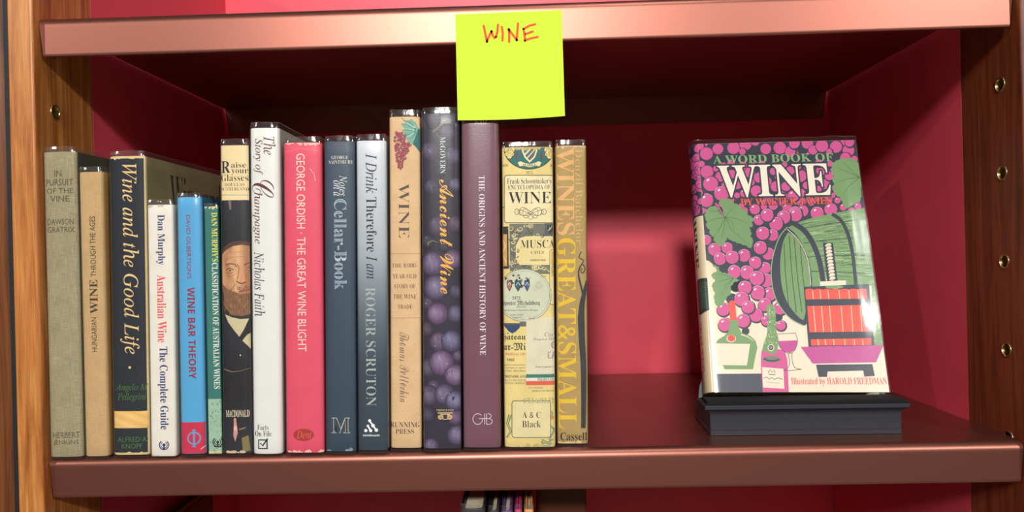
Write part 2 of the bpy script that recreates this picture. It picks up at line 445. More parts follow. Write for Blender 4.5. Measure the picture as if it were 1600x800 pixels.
# ------------------------------------------------------------------ sticky note
def note():
    bm = bmesh.new()
    W, H = 75.6, 75.6; x0 = -44.75
    z_top = 172.3; tilt = 0.010
    def surf(u, v, lift):          # v from top down
        d = max(0.0, v-24)/54.0
        y = -0.35-3.4*d*(0.7+0.3*d)*(0.8+0.2*u/W)-lift
        bow = -0.9*d*math.sin(math.pi*u/W)
        return Vector((x0+u+tilt*v*0.35, y, z_top-v+tilt*u+bow))
    ink = bm.verts.layers.float_color.new('ink'); n = 14
    col = lin((198, 228, 60))
    for lf in (0.0, -0.12):
        g = [[bm.verts.new(surf(W*i/n, H*j/n, lf)) for j in range(n+1)] for i in range(n+1)]
        for i in range(n+1):
            for j in range(n+1): g[i][j][ink] = (*col, 1)
        for i in range(n):
            for j in range(n):
                q = (g[i][j], g[i][j+1], g[i+1][j+1], g[i+1][j])
                bm.faces.new(q if lf == 0 else q[::-1])
        if lf == 0: top = g
        else:
            rim = [(i, 0) for i in range(n)]+[(n, j) for j in range(n)]+[(i, n) for i in range(n, 0, -1)]+[(0, j) for j in range(n, 0, -1)]
            for a, b in zip(rim, rim[1:]+rim[:1]):
                bm.faces.new((top[a[0]][a[1]], top[b[0]][b[1]], g[b[0]][b[1]], g[a[0]][a[1]]))
    def topx(px, py):
        p = on_y(px, py, -0.6); v = z_top-p.z; u = p.x-x0
        for _ in range(3): v = z_top+tilt*u-p.z; u = p.x-x0-tilt*v*0.35
        return u, v
    P = Print(bm, surf, topx, (0, W, 0, H))
    R = (228, 92, 52); w = 3.6
    def px(L): return [(650+a*0.3, b*0.3) for a, b in L]
    for L in ([(352, 134), (358, 160), (369, 217)], [(369, 217), (382, 185), (393, 162)], [(393, 162), (400, 185), (409, 200), (416, 192)], [(416, 192), (424, 165), (427, 128)],
              [(447, 140), (452, 175), (450, 210)], [(483, 152), (486, 185), (485, 218)], [(483, 152), (502, 178), (525, 209)], [(525, 209), (528, 165), (531, 122)],
              [(560, 150), (566, 180), (567, 212)], [(560, 151), (590, 134), (620, 126)], [(563, 180), (585, 172), (608, 164)], [(567, 210), (600, 199), (634, 192)]):
        q = px(L); P.stroke(q, w, R, 0.06)
        for e in (q[0], q[-1]): P.ell(e[0], e[1], w/2, w/2, R, 0.065, 10)
    o = link('sticky_note', bm, M['note'], None, smooth=40, recalc=False)
    thing('sticky_note', 'square yellow-green sticky note with red handwriting stuck to the top shelf', 'note', mesh=o)
note()

# ------------------------------------------------------------------ books
GROUP = 'books standing in the row on the wine shelf'
rnd = random.Random(5)
FR = [-1, -.985, -.95, -.9, -.82, -.7, -.5, -.25, 0, .25, .5, .7, .82, .9, .95, .985, 1]
class Book:
    def __init__(self, label, xl, xr, y, h, hs, jb, lean, depth, spine, mat='paper', side=None, round_=4.0, power=3.5, zbase=ZL, group=GROUP, film=True, name='hardcover_book'):
        self.w = w = xr-xl; self.h = h; self.hs = hs; self.jb = jb; self.D = round_; self.n = power; self.depth = depth; self.film = film
        self.y = y; self.ang = math.asin(lean/h); self.xr = xr; self.zb = zbase; self.mat = mat
        self.root = thing(name, label, 'book', (xr, y, zbase), group)
        self.root.rotation_euler = (0, self.ang, 0)
        self.bm = bm = bmesh.new(); ink = bm.verts.layers.float_color.new('ink')
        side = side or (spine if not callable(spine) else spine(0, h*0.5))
        T = 2.2
        outer = [(-w/2, depth)] + [(f*w/2, self.prof(f*w/2)) for f in FR] + [(w/2, depth)]
        inner = [(-w/2+T, depth)] + [(f*(w/2-T), self.prof(f*w/2)+T*0.8) for f in FR] + [(w/2-T, depth)]
        vs = [jb, jb+0.8] + [jb+(h-jb)*k/24 for k in range(1, 24)] + [h-0.8, h]
        rows_o = []; rows_i = []
        for v in vs:
            ro = []; ri = []
            for k, (a, b) in enumerate(outer):
                edge = 0.5 if v in (vs[0], vs[-1]) else 0.0
                x = bm.verts.new((a*(1-edge/w)-w/2, b+edge*0.6, v)); ro.append(x)
                c = spine(a, v) if callable(spine) else spine
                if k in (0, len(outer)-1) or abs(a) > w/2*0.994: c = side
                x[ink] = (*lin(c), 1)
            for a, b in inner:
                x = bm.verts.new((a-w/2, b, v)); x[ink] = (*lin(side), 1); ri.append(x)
            rows_o.append(ro); rows_i.append(ri)
        m = len(outer)
        for j in range(len(vs)-1):
            for k in range(m-1):
                bm.faces.new((rows_o[j][k], rows_o[j][k+1], rows_o[j+1][k+1], rows_o[j+1][k]))
                bm.faces.new((rows_i[j][k+1], rows_i[j][k], rows_i[j+1][k], rows_i[j+1][k+1]))
            for k in (0, m-1):
                q = (rows_o[j][k], rows_o[j+1][k], rows_i[j+1][k], rows_i[j][k]); bm.faces.new(q if k == 0 else q[::-1])
        for j, fl in ((0, 0), (len(vs)-1, 1)):
            for k in range(m-1):
                q = (rows_o[j][k], rows_o[j][k+1], rows_i[j][k+1], rows_i[j][k]); bm.faces.new(q if fl else q[::-1])
        def surf(u, v, l): return Vector((u-w/2, self.prof(u)-l, v))
        cuts = [f*w/2 for f in FR[2:-2]]
        self.p = Print(bm, surf, self.topx, (-w/2*0.985, w/2*0.985, jb+0.3, h-0.3), cuts)
    def prof(self, u):
        t = min(1.0, abs(2*u/self.w)); return self.D*(1-(1-t**self.n)**(1/self.n))
    def topx(self, px, py):
        p = on_y(px, py, self.y+0.4); dx = p.x-self.xr; dz = p.z-self.zb; c, s = math.cos(self.ang), math.sin(self.ang)
        return dx*c-dz*s+self.w/2, dx*s+dz*c
    def side_print(self):
        """right-hand cover, u = depth from the spine"""
        xs = self.xr
        def topx(px, py):
            x = xs
            for _ in range(4):
                p = on_x(px, py, x); x = xs+(p.z-self.zb)*math.sin(self.ang)
            return p.y-self.y, (p.z-self.zb)/math.cos(self.ang)
        return Print(self.bm, lambda u, v, l: Vector((l, u, v)), topx, (self.D+0.5, self.depth-1, self.jb+0.3, self.h-0.3))
    def worn(self, rgb, n=14, top=True, bottom=True):
        """rubbed patches along the jacket's head and tail"""
        for e in ([self.h-0.4] if top else []) + ([self.jb+0.4] if bottom else []):
            for _ in range(n):
                u = rnd.uniform(-0.9, 0.9)*self.w/2; a = rnd.uniform(0.5, 2.4); b = rnd.uniform(0.3, 1.5)
                s = -1 if e > self.h/2 else 1
                pts = [(u+a*math.cos(t)*rnd.uniform(.6, 1.2), e+s*b*0.5+b*math.sin(t)*rnd.uniform(.6, 1.2)) for t in [k*math.pi/4 for k in range(8)]]
                self.p.poly(pts, rgb, 0.11, px=False)
    def done(self):
        w, h, D, dep = self.w, self.h, self.D, self.depth
        o = link('dust_jacket' if self.film else 'cover', self.bm, M[self.mat], self.root, smooth=40, recalc=False)
        bm = bmesh.new(); box(bm, -w+2.5, -2.5, D+2.0, dep-3.5, self.jb+2.6, h-3.0, 0.3, 1); link('page_block', bm, M['pages'], self.root)
        if not self.film: return self.root
        r = random.Random(int(w*977+h*13)); bm = bmesh.new(); G = 0.42
        path = [(-w/2-G, dep*f) for f in (1.0, 0.8, 0.6, 0.4, 0.25, 0.12)] + [(f*(w/2+G), self.prof(f*w/2)-G) for f in FR] + [(w/2+G, dep*f) for f in (0.12, 0.25, 0.4, 0.6, 0.8, 1.0)]
        ph = [r.uniform(0, 6.28) for _ in range(6)]
        def wav(k, v, a):
            s = k/len(path)*6.28
            return a*(math.sin(s*2.1+ph[0]+v*.05)+0.6*math.sin(s*5.3+ph[1]+v*.11)+0.5*math.sin(s*9.7+ph[2]))
        rows = []
        vv = [0.12, 1.2, h*0.2, h*0.5, h*0.8, h-1, h+0.6, h+(self.hs-h)*0.6, self.hs]
        for j, v in enumerate(vv):
            row = []
            for k, (a, b) in enumerate(path):
                e = 0.12 if j in (0, 1) else (0.16 if v > h else 0.03)
                on_spine = 6 <= k < 6+len(FR)
                x = a-w/2; y = b; z = v
                if on_spine: y -= abs(wav(k, v, e)); 
                if v > h+0.5:
                    z += wav(k, 0, 0.16)*(v-h)/(self.hs-h)
                    if not on_spine: x += (-1 if a > 0 else 1)*1.4*(v-h)/(self.hs-h)*(0.6 if k in (5, 6+len(FR)) else 1)
                    else: x += -a/(w/2)*0.9*(v-h)/(self.hs-h); y += 0.5*(v-h)/(self.hs-h)
                row.append(bm.verts.new((x, y, z)))
            rows.append(row)
        for a, b in zip(rows, rows[1:]):
            for k in range(len(path)-1): bm.faces.new((a[k], a[k+1], b[k+1], b[k]))
        # the film is turned in at the head: a soft welt along the top edge and a hem behind it
        tube(bm, [v.co.copy() for v in rows[-1]], 0.22, 6)
        hem = []
        for k, v in enumerate(rows[-1]):
            c = v.co.copy(); p2 = rows[-2][k].co
            d = Vector(((-w/2-c.x)*0.04, 0.8, 0)); hem.append(bm.verts.new((c.x+d.x, c.y+(1.1 if 6 <= k < 6+len(FR) else 0), h-1.5+0.4*math.sin(k*1.3+ph[3]))))
        for k in range(len(path)-1): bm.faces.new((rows[-1][k], rows[-1][k+1], hem[k+1], hem[k]))
        for f in (-0.93, 0.9):
            i = 6+min(range(len(FR)), key=lambda q: abs(FR[q]-f)); tube(bm, [row[i].co+Vector((0, -.05, 0)) for row in rows], 0.13, 5)
        # creases that catch the light at the head of the spine
        for _ in range(3):
            k = r.randint(8, 5+len(FR)-3); c = rows[-1][k].co
            tube(bm, [(c.x-r.uniform(1, 2.4), c.y-.1, c.z-r.uniform(.4, 1.2)), (c.x, c.y-.45, c.z-r.uniform(.6, 2.2)), (c.x+r.uniform(1, 2.6), c.y-.1, c.z-r.uniform(.3, 1.4))], 0.2, 5)
        link('plastic_sleeve', bm, M['film'], self.root, smooth=50, recalc=False)
        return self.root
#@@BOOKS
# ---- 1 linen-bound book at the far left
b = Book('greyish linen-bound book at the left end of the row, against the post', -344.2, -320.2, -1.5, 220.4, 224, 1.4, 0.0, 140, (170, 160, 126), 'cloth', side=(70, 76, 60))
p = b.p; K = (98, 92, 70)
for s, a in (('IN', (85.6, 266, 96.8, 276.3)), ('PURSUIT', (72.5, 280, 114, 290)), ('OF THE', (73.3, 294, 114.2, 302.2)), ('VINE', (79, 306, 108.5, 315.5)),
             ('DAWSON', (74.3, 342, 115.2, 351)), ('GRATRIX', (74.5, 354.5, 116.5, 363.5)), ('HERBERT', (83, 675, 124.5, 684)), ('JENKINS', (83.3, 687.5, 123, 696.3))):
    p.text(s, 'N', *a, K, rot=0)
b.done()
# ---- 2 tan cloth book
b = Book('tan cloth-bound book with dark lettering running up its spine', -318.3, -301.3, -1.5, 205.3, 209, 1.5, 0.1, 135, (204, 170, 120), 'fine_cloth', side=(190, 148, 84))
p = b.p; K = (74, 62, 48)
p.text('HUNGARIAN', 'N', 143.7, 496, 152, 549.5, K, rot=90)
p.text('WINE', 'B', 141, 437, 153.3, 490, K, rot=90)
p.text('THROUGH THE AGES', 'N', 141.3, 338, 150, 432, K, rot=90)
p.stroke([(125.5, 272), (129, 500)], 0.8, (228, 204, 160)); b.done()
# ---- 3 black jacket, cream italic title
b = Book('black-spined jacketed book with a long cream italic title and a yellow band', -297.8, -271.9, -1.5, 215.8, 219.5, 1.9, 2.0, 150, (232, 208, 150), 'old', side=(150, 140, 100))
p = b.p; K = (30, 36, 44); Y = (240, 206, 146); G = (70, 118, 62)
x0 = b.topx(172, 247)
p.lay([(-b.w/2*.97, b.topx(200, 707)[1]), (b.w/2*0.92, b.topx(200, 707)[1]), (b.w/2*0.92, b.topx(200, 247.5)[1]), (-b.w/2*.97, b.topx(200, 247.5)[1])], [(0, 1, 2, 3)], lin(K), 0.05)
p.text('Wine and the Good Life', 'I', 186.5, 255.6, 217.5, 553, Y, lift=0.1)
p.ell(203.3, 574, 2, 2.2, Y, 0.1)
p.text('Angelo·M·', 'I', 180.5, 599.5, 232.5, 612.5, G, rot=0, lift=0.1)
p.text('Pellegrini', 'I', 184, 613.8, 228, 628, G, rot=0, lift=0.1)
p.rect(175, 642.5, 235.5, 668.5, lambda u, v: mix(lin((236, 186, 104)), lin((244, 206, 130)), 0.5+0.5*math.sin(u*0.35+v*0.9)), 0.08, 12)
p.text('ALFRED·A·', 'N', 184, 682.5, 231, 690.3, G, rot=0, lift=0.1)
p.text('KNOPF', 'N', 190.5, 692.8, 222.8, 700.7, G, rot=0, lift=0.1)
b.worn((228, 200, 140), 9)
q = b.side_print()
q.text('Wine and', 'R', 266, 281.5, 345, 340, (60, 60, 58), rot=0, lift=0.1)
b.done()
# ---- 4 white paperback
b = Book('white book with navy and red lettering, short, beside the black-spined one', -270.2, -252.0, -1.5, 180.4, 184, 0.6, 1.6, 130, (234, 229, 216), 'paper', side=(224, 218, 204), power=6, round_=2.5)
p = b.p; K = (34, 52, 116); R = (226, 84, 92)
p.text('Dan Murphy', 'B', 244, 335.5, 258, 414, K)
p.text('Australian Wine', 'B', 246.3, 429.5, 260.3, 535, R)
p.text('The Complete Guide', 'B', 247, 541.7, 263.2, 671, K)
cx, cy = 256.7, 695
p.ring(cx, cy, 7.2, 7.2, 1.6, K, 0.07, -50, 230); p.ring(cx, cy, 4.9, 4.9, 1.2, K, 0.07, -60, 240); p.ell(cx, cy, 2.4, 2.4, K, 0.07); p.stroke([(cx, cy), (cx, cy+6.5)], 2, K); p.stroke([(cx-5, cy+6.5), (cx+5, cy+6.5)], 1.5, K)
b.worn((205, 196, 178), 5); b.done()
# ---- 5 sky blue and red
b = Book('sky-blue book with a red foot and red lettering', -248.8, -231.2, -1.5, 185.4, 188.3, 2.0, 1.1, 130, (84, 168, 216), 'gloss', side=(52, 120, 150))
p = b.p; K = (150, 40, 62)
p.rect(274, 660, 330, 714, (204, 46, 76), 0.05)
p.text("DAVID GILBERTSON'S", 'N', 292, 336, 298.6, 435.5, K)
p.text('WINE BAR THEORY', 'SB', 294.3, 449, 305.8, 591.6, K)
L = (104, 160, 206)
p.ring(303.7, 684.5, 9.6, 9.2, 2.2, L, 0.09); p.rect(302, 671.5, 305.4, 697.5, L, 0.1); p.rect(300, 671, 307.4, 672.2, L, 0.1); p.rect(300, 697, 307.4, 698.2, L, 0.1)
p.stroke([(313.5, 702), (320, 697), (325, 689)], 0.9, (236, 220, 190), 0.11); b.done()
# ---- 6 teal, thin
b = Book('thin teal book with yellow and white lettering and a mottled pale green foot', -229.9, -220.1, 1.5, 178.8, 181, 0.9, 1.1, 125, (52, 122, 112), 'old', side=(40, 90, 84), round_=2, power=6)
p = b.p
p.rect(320, 623.5, 352, 712, (160, 196, 168), 0.05)
r = random.Random(3)
for _ in range(60):
    p.ell(r.uniform(326, 348), r.uniform(626, 708), r.uniform(.3, 1.0), r.uniform(.3, 1.2), (70, 110, 96), 0.07, 7)
p.text("DAN MURPHY'S", 'B', 331.2, 332, 340.4, 409, (238, 228, 96))
p.text('CLASSIFICATION OF AUSTRALIAN WINES', 'B', 333.0, 410.5, 342.3, 607.5, (236, 236, 226))
cx, cy = 340.6, 690.5; K = (34, 40, 42)
p.ring(cx, cy, 7.2, 7.4, 1.7, K, 0.09, -50, 230); p.ring(cx, cy, 4.6, 4.8, 1.2, K, 0.09, -60, 240); p.ell(cx, cy, 2.2, 2.2, K, 0.09); p.stroke([(cx, cy), (cx, cy+7)], 2, K, 0.09); p.stroke([(cx-5.5, cy+7.3), (cx+5.5, cy+7.3)], 1.6, K, 0.09)
b.worn((224, 210, 160), 8); b.done()
# ---- 7 portrait spine
b = Book('book with a painted bearded face in a black cap on its spine', -218.2, -198.0, -1.5, 221.7, 226, 1.5, 2.9, 135, (30, 30, 36), 'paper', side=(34, 34, 40))
p = b.p; K = (40, 38, 38)
p.rect(338, 218, 396, 313, (238, 216, 164), 0.05)
p.text('R', 'B', 345.5, 252, 360, 270.2, K, rot=0); p.text('aise', 'R', 361.5, 253.5, 384, 262, K, rot=0); p.text('your', 'R', 362, 264.5, 387, 273.5, K, rot=0)
p.text('Glasses', 'R', 345, 272.5, 387, 283, K, rot=0); p.text('DOUGLAS', 'R', 351, 286, 382, 291.2, (90, 76, 62), rot=0); p.text('SUTHERLAND', 'R', 345.3, 292.8, 388, 297.8, (90, 76, 62), rot=0)
p.stroke([(342, 304.8), (392, 304.8)], 0.9, (110, 160, 150))
def X(L): return [(340+a/4.45, 300+c/4.45) for a, c in L]
p.rect(338, 313, 396, 712, lambda u, v: mix(lin((15, 15, 18)), lin((32, 33, 42)), 0.5+0.5*math.sin(v*0.07+1.2)), 0.05, 24)
p.poly(X([(75, 60), (95, 60), (97, 122), (84, 122)]), (120, 106, 92), 0.07)
# face, cap rim, features
def skin(u, v):
    t = 0.5+0.32*math.sin(u*0.5+1.0)+0.22*math.sin(v*0.55+u*0.4); return mix(lin((168, 112, 74)), lin((232, 184, 134)), t)
face = X([(22, 430), (60, 395), (110, 372), (170, 362), (236, 372), (236, 760), (60, 760), (34, 690), (22, 600), (18, 520)])
p.poly(face, skin, 0.06)
p.poly(X([(14, 440), (40, 385), (90, 350), (150, 338), (240, 350), (240, 378), (170, 366), (110, 376), (60, 402), (24, 440)]), (78, 54, 40), 0.08)
for pts, w, c in (([(55, 508), (85, 498), (120, 502), (136, 520)], 1.6, (116, 74, 48)), ([(185, 508), (205, 496), (236, 486)], 1.8, (116, 74, 48)),
                  ([(140, 500), (150, 530), (146, 580), (136, 610)], 1.4, (148, 96, 62)), ([(132, 618), (150, 632), (175, 636), (196, 624)], 2.0, (118, 66, 44)),
                  ([(58, 545), (80, 530), (104, 534), (112, 545)], 1.2, (92, 58, 40)), ([(60, 560), (86, 568), (114, 556)], 1.0, (150, 92, 64)), ([(60, 580), (92, 588), (122, 572)], 0.8, (160, 104, 72)),
                  ([(206, 530), (222, 518), (238, 518)], 1.2, (92, 58, 40)), ([(208, 546), (226, 548), (238, 542)], 1.0, (150, 92, 64)),
                  ([(40, 440), (100, 420), (180, 416), (236, 424)], 0.7, (176, 124, 84)), ([(50, 466), (110, 452), (190, 448), (236, 452)], 0.7, (176, 124, 84)),
                  ([(124, 640), (104, 672), (98, 708)], 1.2, (140, 86, 58)), ([(148, 696), (180, 686), (232, 676)], 2.6, (156, 74, 62)), ([(152, 710), (190, 704), (230, 694)], 1.4, (196, 122, 98))):
    p.stroke(X(pts), w, c, 0.09)
p.poly(X([(150, 512), (168, 516), (190, 600), (192, 622), (172, 628), (150, 616), (160, 570)]), (214, 150, 108), 0.08)
p.poly(X([(62, 480), (128, 468), (130, 486), (64, 496)]), (206, 158, 112), 0.07)
for ex, ey in ((86, 546), (222, 534)):
    p.ell(340+ex/4.45, 300+ey/4.45, 3.6, 1.5, (176, 142, 112), 0.1, 14); p.ell(340+(ex+2)/4.45, 300+ey/4.45, 1.4, 1.4, (62, 52, 44), 0.11, 12)
r = random.Random(9)
def beardc(): return r.choice([(150, 108, 70), (122, 82, 52), (176, 134, 92), (98, 66, 44), (160, 120, 84)])
p.poly([(347, 444), (356, 452), (372, 458), (393, 458), (394, 490), (378, 494), (362, 492), (351, 480)], (128, 90, 58), 0.08)
for _ in range(150):
    x = r.uniform(348, 393); y = r.uniform(446, 488); k = r.uniform(-2, 2); p.stroke([(x, y), (x+k*.6, y+3), (x+k, y+r.uniform(4, 8))], r.uniform(.5, 1.1), beardc(), 0.1+r.uniform(0, .03), 0.2)
for _ in range(24):
    x = r.uniform(370, 393); y = r.uniform(447, 452); p.stroke([(x, y), (x+r.uniform(-3, 3), y+r.uniform(2, 4))], 0.8, beardc(), 0.12, 0.2)
def Z(L): return [(340+a/3.08, 460+c/3.08) for a, c in L]
p.poly(Z([(36, 96), (70, 110), (110, 118), (150, 116), (128, 168), (106, 204), (80, 172), (52, 134)]), (206, 194, 152), 0.08)
p.poly(Z([(166, 178), (168, 282), (146, 248), (120, 222), (140, 196)]), (206, 194, 152), 0.08)
p.poly(Z([(150, 116), (168, 112), (168, 176), (140, 194), (120, 222), (106, 204), (128, 168)]), (24, 22, 24), 0.09)
p.stroke(Z([(30, 360), (70, 372), (110, 368), (165, 352)]), 2.2, (112, 96, 80), 0.08, 0.6)
p.ell(376, 555, 1, 1.3, (230, 226, 214), 0.09)
p.text('MACDONALD', 'B', 353, 640.5, 389.5, 651.5, (226, 212, 186), rot=0)
p.poly([(366, 653), (369, 653), (371, 668), (372, 676), (368, 690), (365, 680)], (206, 150, 140), 0.08); p.ell(368.5, 669, 2.6, 4, (236, 186, 170), 0.09)
p.stroke([(374, 671), (384, 668)], 2.4, (150, 110, 86), 0.08); p.poly([(378, 684), (388, 680), (391, 704), (380, 706)], (132, 118, 70), 0.08)
b.worn((214, 190, 150), 8, top=False); b.done()
# ---- 8 white with script title
b = Book('tall white book with maroon script lettering and a tick-box emblem', -197.0, -175.9, -1.5, 233.2, 237.3, 0.9, 3.2, 140, (230, 232, 226), 'gloss', side=(196, 196, 186), round_=4.5, power=3)
p = b.p; K = (104, 44, 52)
p.text('The', 'I', 412, 213, 430, 242, K); p.text('Story of', 'I', 395.5, 217, 411, 273, K)
p.text('C', 'S', 393.5, 281.5, 428, 309, K); p.text('hampagne', 'I', 394, 301, 410.5, 381, K)
p.text('Nicholas Faith', 'I', 397, 393.5, 414, 494, (70, 56, 66))
K = (52, 54, 56)
p.text('Facts', 'R', 402, 663.7, 420, 671.5, K, rot=0); p.text('On File', 'R', 398.3, 673.2, 424.5, 681.6, K, rot=0)
p.stroke([(404.3, 687.2), (417.6, 687.2), (417.6, 700.6), (404.3, 700.6)], 2.6, (30, 48, 50), closed=True); p.stroke([(407, 692), (410.5, 696.5), (418.7, 685)], 2.2, (24, 36, 40), 0.1)
b.done()
# ---- 9 pink
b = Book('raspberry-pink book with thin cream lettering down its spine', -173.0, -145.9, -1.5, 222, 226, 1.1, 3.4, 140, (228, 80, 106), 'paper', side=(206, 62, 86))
p = b.p
p.text('GEORGE ORDISH · THE GREAT WINE BLIGHT', 'N', 464.4, 240, 477.8, 549, (248, 220, 208))
p.ell(474.7, 679.3, 16.2, 9.6, (172, 48, 46), 0.06); p.text('Dent', 'I', 463.5, 673.2, 487.5, 685, (222, 100, 88), rot=0)
b.worn((246, 190, 180), 16); p.stroke([(484, 263), (491, 272), (493, 283)], 0.6, (250, 214, 206)); p.stroke([(445, 238), (470, 232), (500, 236)], 0.7, (240, 130, 140)); b.done()
# ---- 10 slate blue
b = Book('slate-blue book with silvery lettering, between the pink and the grey ones', -144.4, -122.9, -1.5, 222.1, 226, 1.6, 4.1, 140, lambda u, v: tuple(62+(40-62)*(1-v/222) if i == 0 else (a+(c-a)*(1-v/222)) for i, (a, c) in enumerate(((62, 40), (78, 66), (94, 84)))), 'paper', side=(40, 56, 70))
p = b.p; S = (222, 220, 206)
p.text('GEORGE', 'R', 518, 243.5, 544.5, 249, S, rot=0); p.text('SAINTSBURY', 'R', 514, 250.5, 551.5, 256, S, rot=0)
p.text('Notes', 'I', 530.5, 274, 542, 306, (226, 230, 230)); p.text('on a', 'I', 521, 282, 530.5, 306, (226, 230, 230))
p.text('Cellar-Book', 'B', 522.5, 311, 542, 452, (186, 202, 212)); p.text('Cellar-Book', 'B', 522.5, 311, 542, 452, (120, 140, 156), off=-0.034, inset=1, lift=0.12)
p.text('M', 'B', 518.3, 652.5, 547.2, 676.5, (214, 204, 170), rot=0); p.text('M', 'B', 518.3, 652.5, 547.2, 676.5, (40, 62, 78), rot=0, off=-0.022, inset=1, lift=0.12)
b.worn((120, 150, 160), 4, top=False); b.done()
# ---- 11 grey gradient
def grad(u, v):
    t = 1-v/222.0
    for (a, ca), (c, cb) in zip(((0, (214, 220, 226)), (.35, (172, 182, 190)), (.55, (100, 114, 124)), (.72, (58, 72, 84)), (1, (48, 64, 76))), ((.35, (172, 182, 190)), (.55, (100, 114, 124)), (.72, (58, 72, 84)), (1.01, (48, 64, 76)))):
        if t <= c: return tuple(ca[i]+(cb[i]-ca[i])*(t-a)/(c-a) for i in range(3))
    return (48, 64, 76)
b = Book('book whose spine fades from pale grey to slate, with black and grey lettering', -121.3, -100.1, -1.5, 222, 226.5, 2.1, 3.8, 140, grad, 'gloss', side=(120, 130, 138))
p = b.p; K = (38, 38, 44)
p.text('I Drink', 'I', 571.5, 240, 589.5, 302.5, K); p.text('Therefore', 'R', 572.5, 308, 589, 393.5, K); p.text('I am', 'I', 572.5, 400, 589, 435.5, K)
p.text('ROGER SCRUTON', 'R', 571.7, 449, 587.5, 634, (172, 182, 176))
W = (244, 246, 246)
def Q(L): return [(490+a/6.667, 640+c/6.667) for a, c in L]
for a, r0 in ((((545, 217), 17), 0),): p.ell(*Q([a[0]])[0], a[1]/6.667, a[1]/6.667, W, 0.08)
for pts, rs in (([(567, 168), (596, 217)], (13, 17)), ([(585, 114), (620, 165), (655, 212)], (16, 19, 18))):
    for (x, y), rr in zip(Q(pts), rs): p.ell(x, y, rr/6.667, rr/6.667, W, 0.08, 18)
    p.stroke(Q(pts), 2.6, W, 0.085)
p.text('continuum', 'SB', 567.3, 678, 593.2, 681.6, W, rot=0); b.done()
# ---- 12 parchment
b = Book('parchment-coloured book with red grapes and a leaf printed atop its spine', -98.7, -76.7, 2.5, 239, 244, 2.3, 4.6, 150, (226, 190, 144), 'old', side=(206, 170, 126), round_=3)
p = b.p
def Q(L): return [(540+a/8, 150+c/8) for a, c in L]
p.stroke(Q([(700, 275), (740, 310), (800, 330), (860, 370)]), 0.8, (112, 120, 96))
p.poly(Q([(690, 345), (760, 340), (715, 310), (790, 305), (820, 285), (850, 310), (880, 330), (905, 400), (960, 420), (960, 720), (915, 690), (880, 640), (830, 600), (760, 545), (710, 500), (735, 470), (705, 430), (745, 410), (715, 380)]), (126, 178, 160), 0.06)
p.poly(Q([(905, 410), (965, 430), (965, 725), (915, 690), (880, 640), (840, 600), (870, 520), (890, 460)]), (50, 112, 110), 0.07)
for L in ([(880, 420), (800, 380), (730, 345)], [(880, 420), (830, 350), (790, 310)], [(880, 425), (800, 430), (725, 420)], [(875, 440), (800, 480), (730, 500)], [(880, 450), (840, 520), (780, 545)]): p.stroke(Q(L), 1.3, (70, 130, 118), 0.08, 0.4)
for L in ([(860, 400), (790, 352), (750, 335)], [(860, 430), (790, 415), (730, 405)], [(850, 460), (790, 505), (750, 520)], [(870, 400), (850, 345)]): p.stroke(Q(L), 1.6, (188, 220, 204), 0.075, 0.3)
r = random.Random(2); gc = [(0, (226, 150, 150)), (.35, (186, 92, 106)), (.8, (140, 54, 72)), (1, (92, 36, 50))]
cl = []
for k in range(700):
    t = r.random(); y = 207+t*56; half = (13.0 if t > 0.3 else 8.5)*(1-max(0, t-0.3)*1.15)*(0.7 if t < 0.08 else 1); xc = 625+(4.5 if t > 0.3 else 0)-6.5*max(0, t-0.3)
    cl.append((xc+r.uniform(-half, half), y))
keep = []
for q in cl:
    if all((q[0]-k[0])**2+(q[1]-k[1])**2 > 8.5 for k in keep): keep.append(q)
for i, (x, y) in enumerate(keep): p.disc(x, y, 2.2, 2.3, gc, 0.09+0.0008*(i % 40), 12)
p.text('WINE', 'B', 623, 287, 639.3, 372, (92, 82, 72), off=-0.014)
for yy in (396.5, 497): p.stroke([(606, yy), (657, yy-0.4)], 0.7, (176, 144, 110))
K = (112, 86, 66)
for s, a in (('THE 8,000-', (612.5, 411.3, 652, 418.8)), ('YEAR-OLD', (613.7, 428, 650.5, 435)), ('STORY OF', (616, 443.7, 649.3, 450.5)), ('THE WINE', (614.7, 460, 651, 467)), ('TRADE', (621.5, 476, 644.5, 482.3))): p.text(s, 'R', *a, K, rot=0)
p.text('Thomas Pellechia', 'S', 624.3, 519, 639.5, 628.5, (136, 112, 92))
p.text('RUNNING', 'R', 610, 659.3, 655.8, 667.8, (70, 58, 52), rot=0); p.text('PRESS', 'R', 618.3, 670, 647, 677.6, (70, 58, 52), rot=0)
r = random.Random(8)
for _ in range(50): p.ell(r.uniform(609, 656), r.uniform(500, 695), r.uniform(.25, .7), r.uniform(.25, .7), (190, 152, 106), 0.07, 6)
b.done()
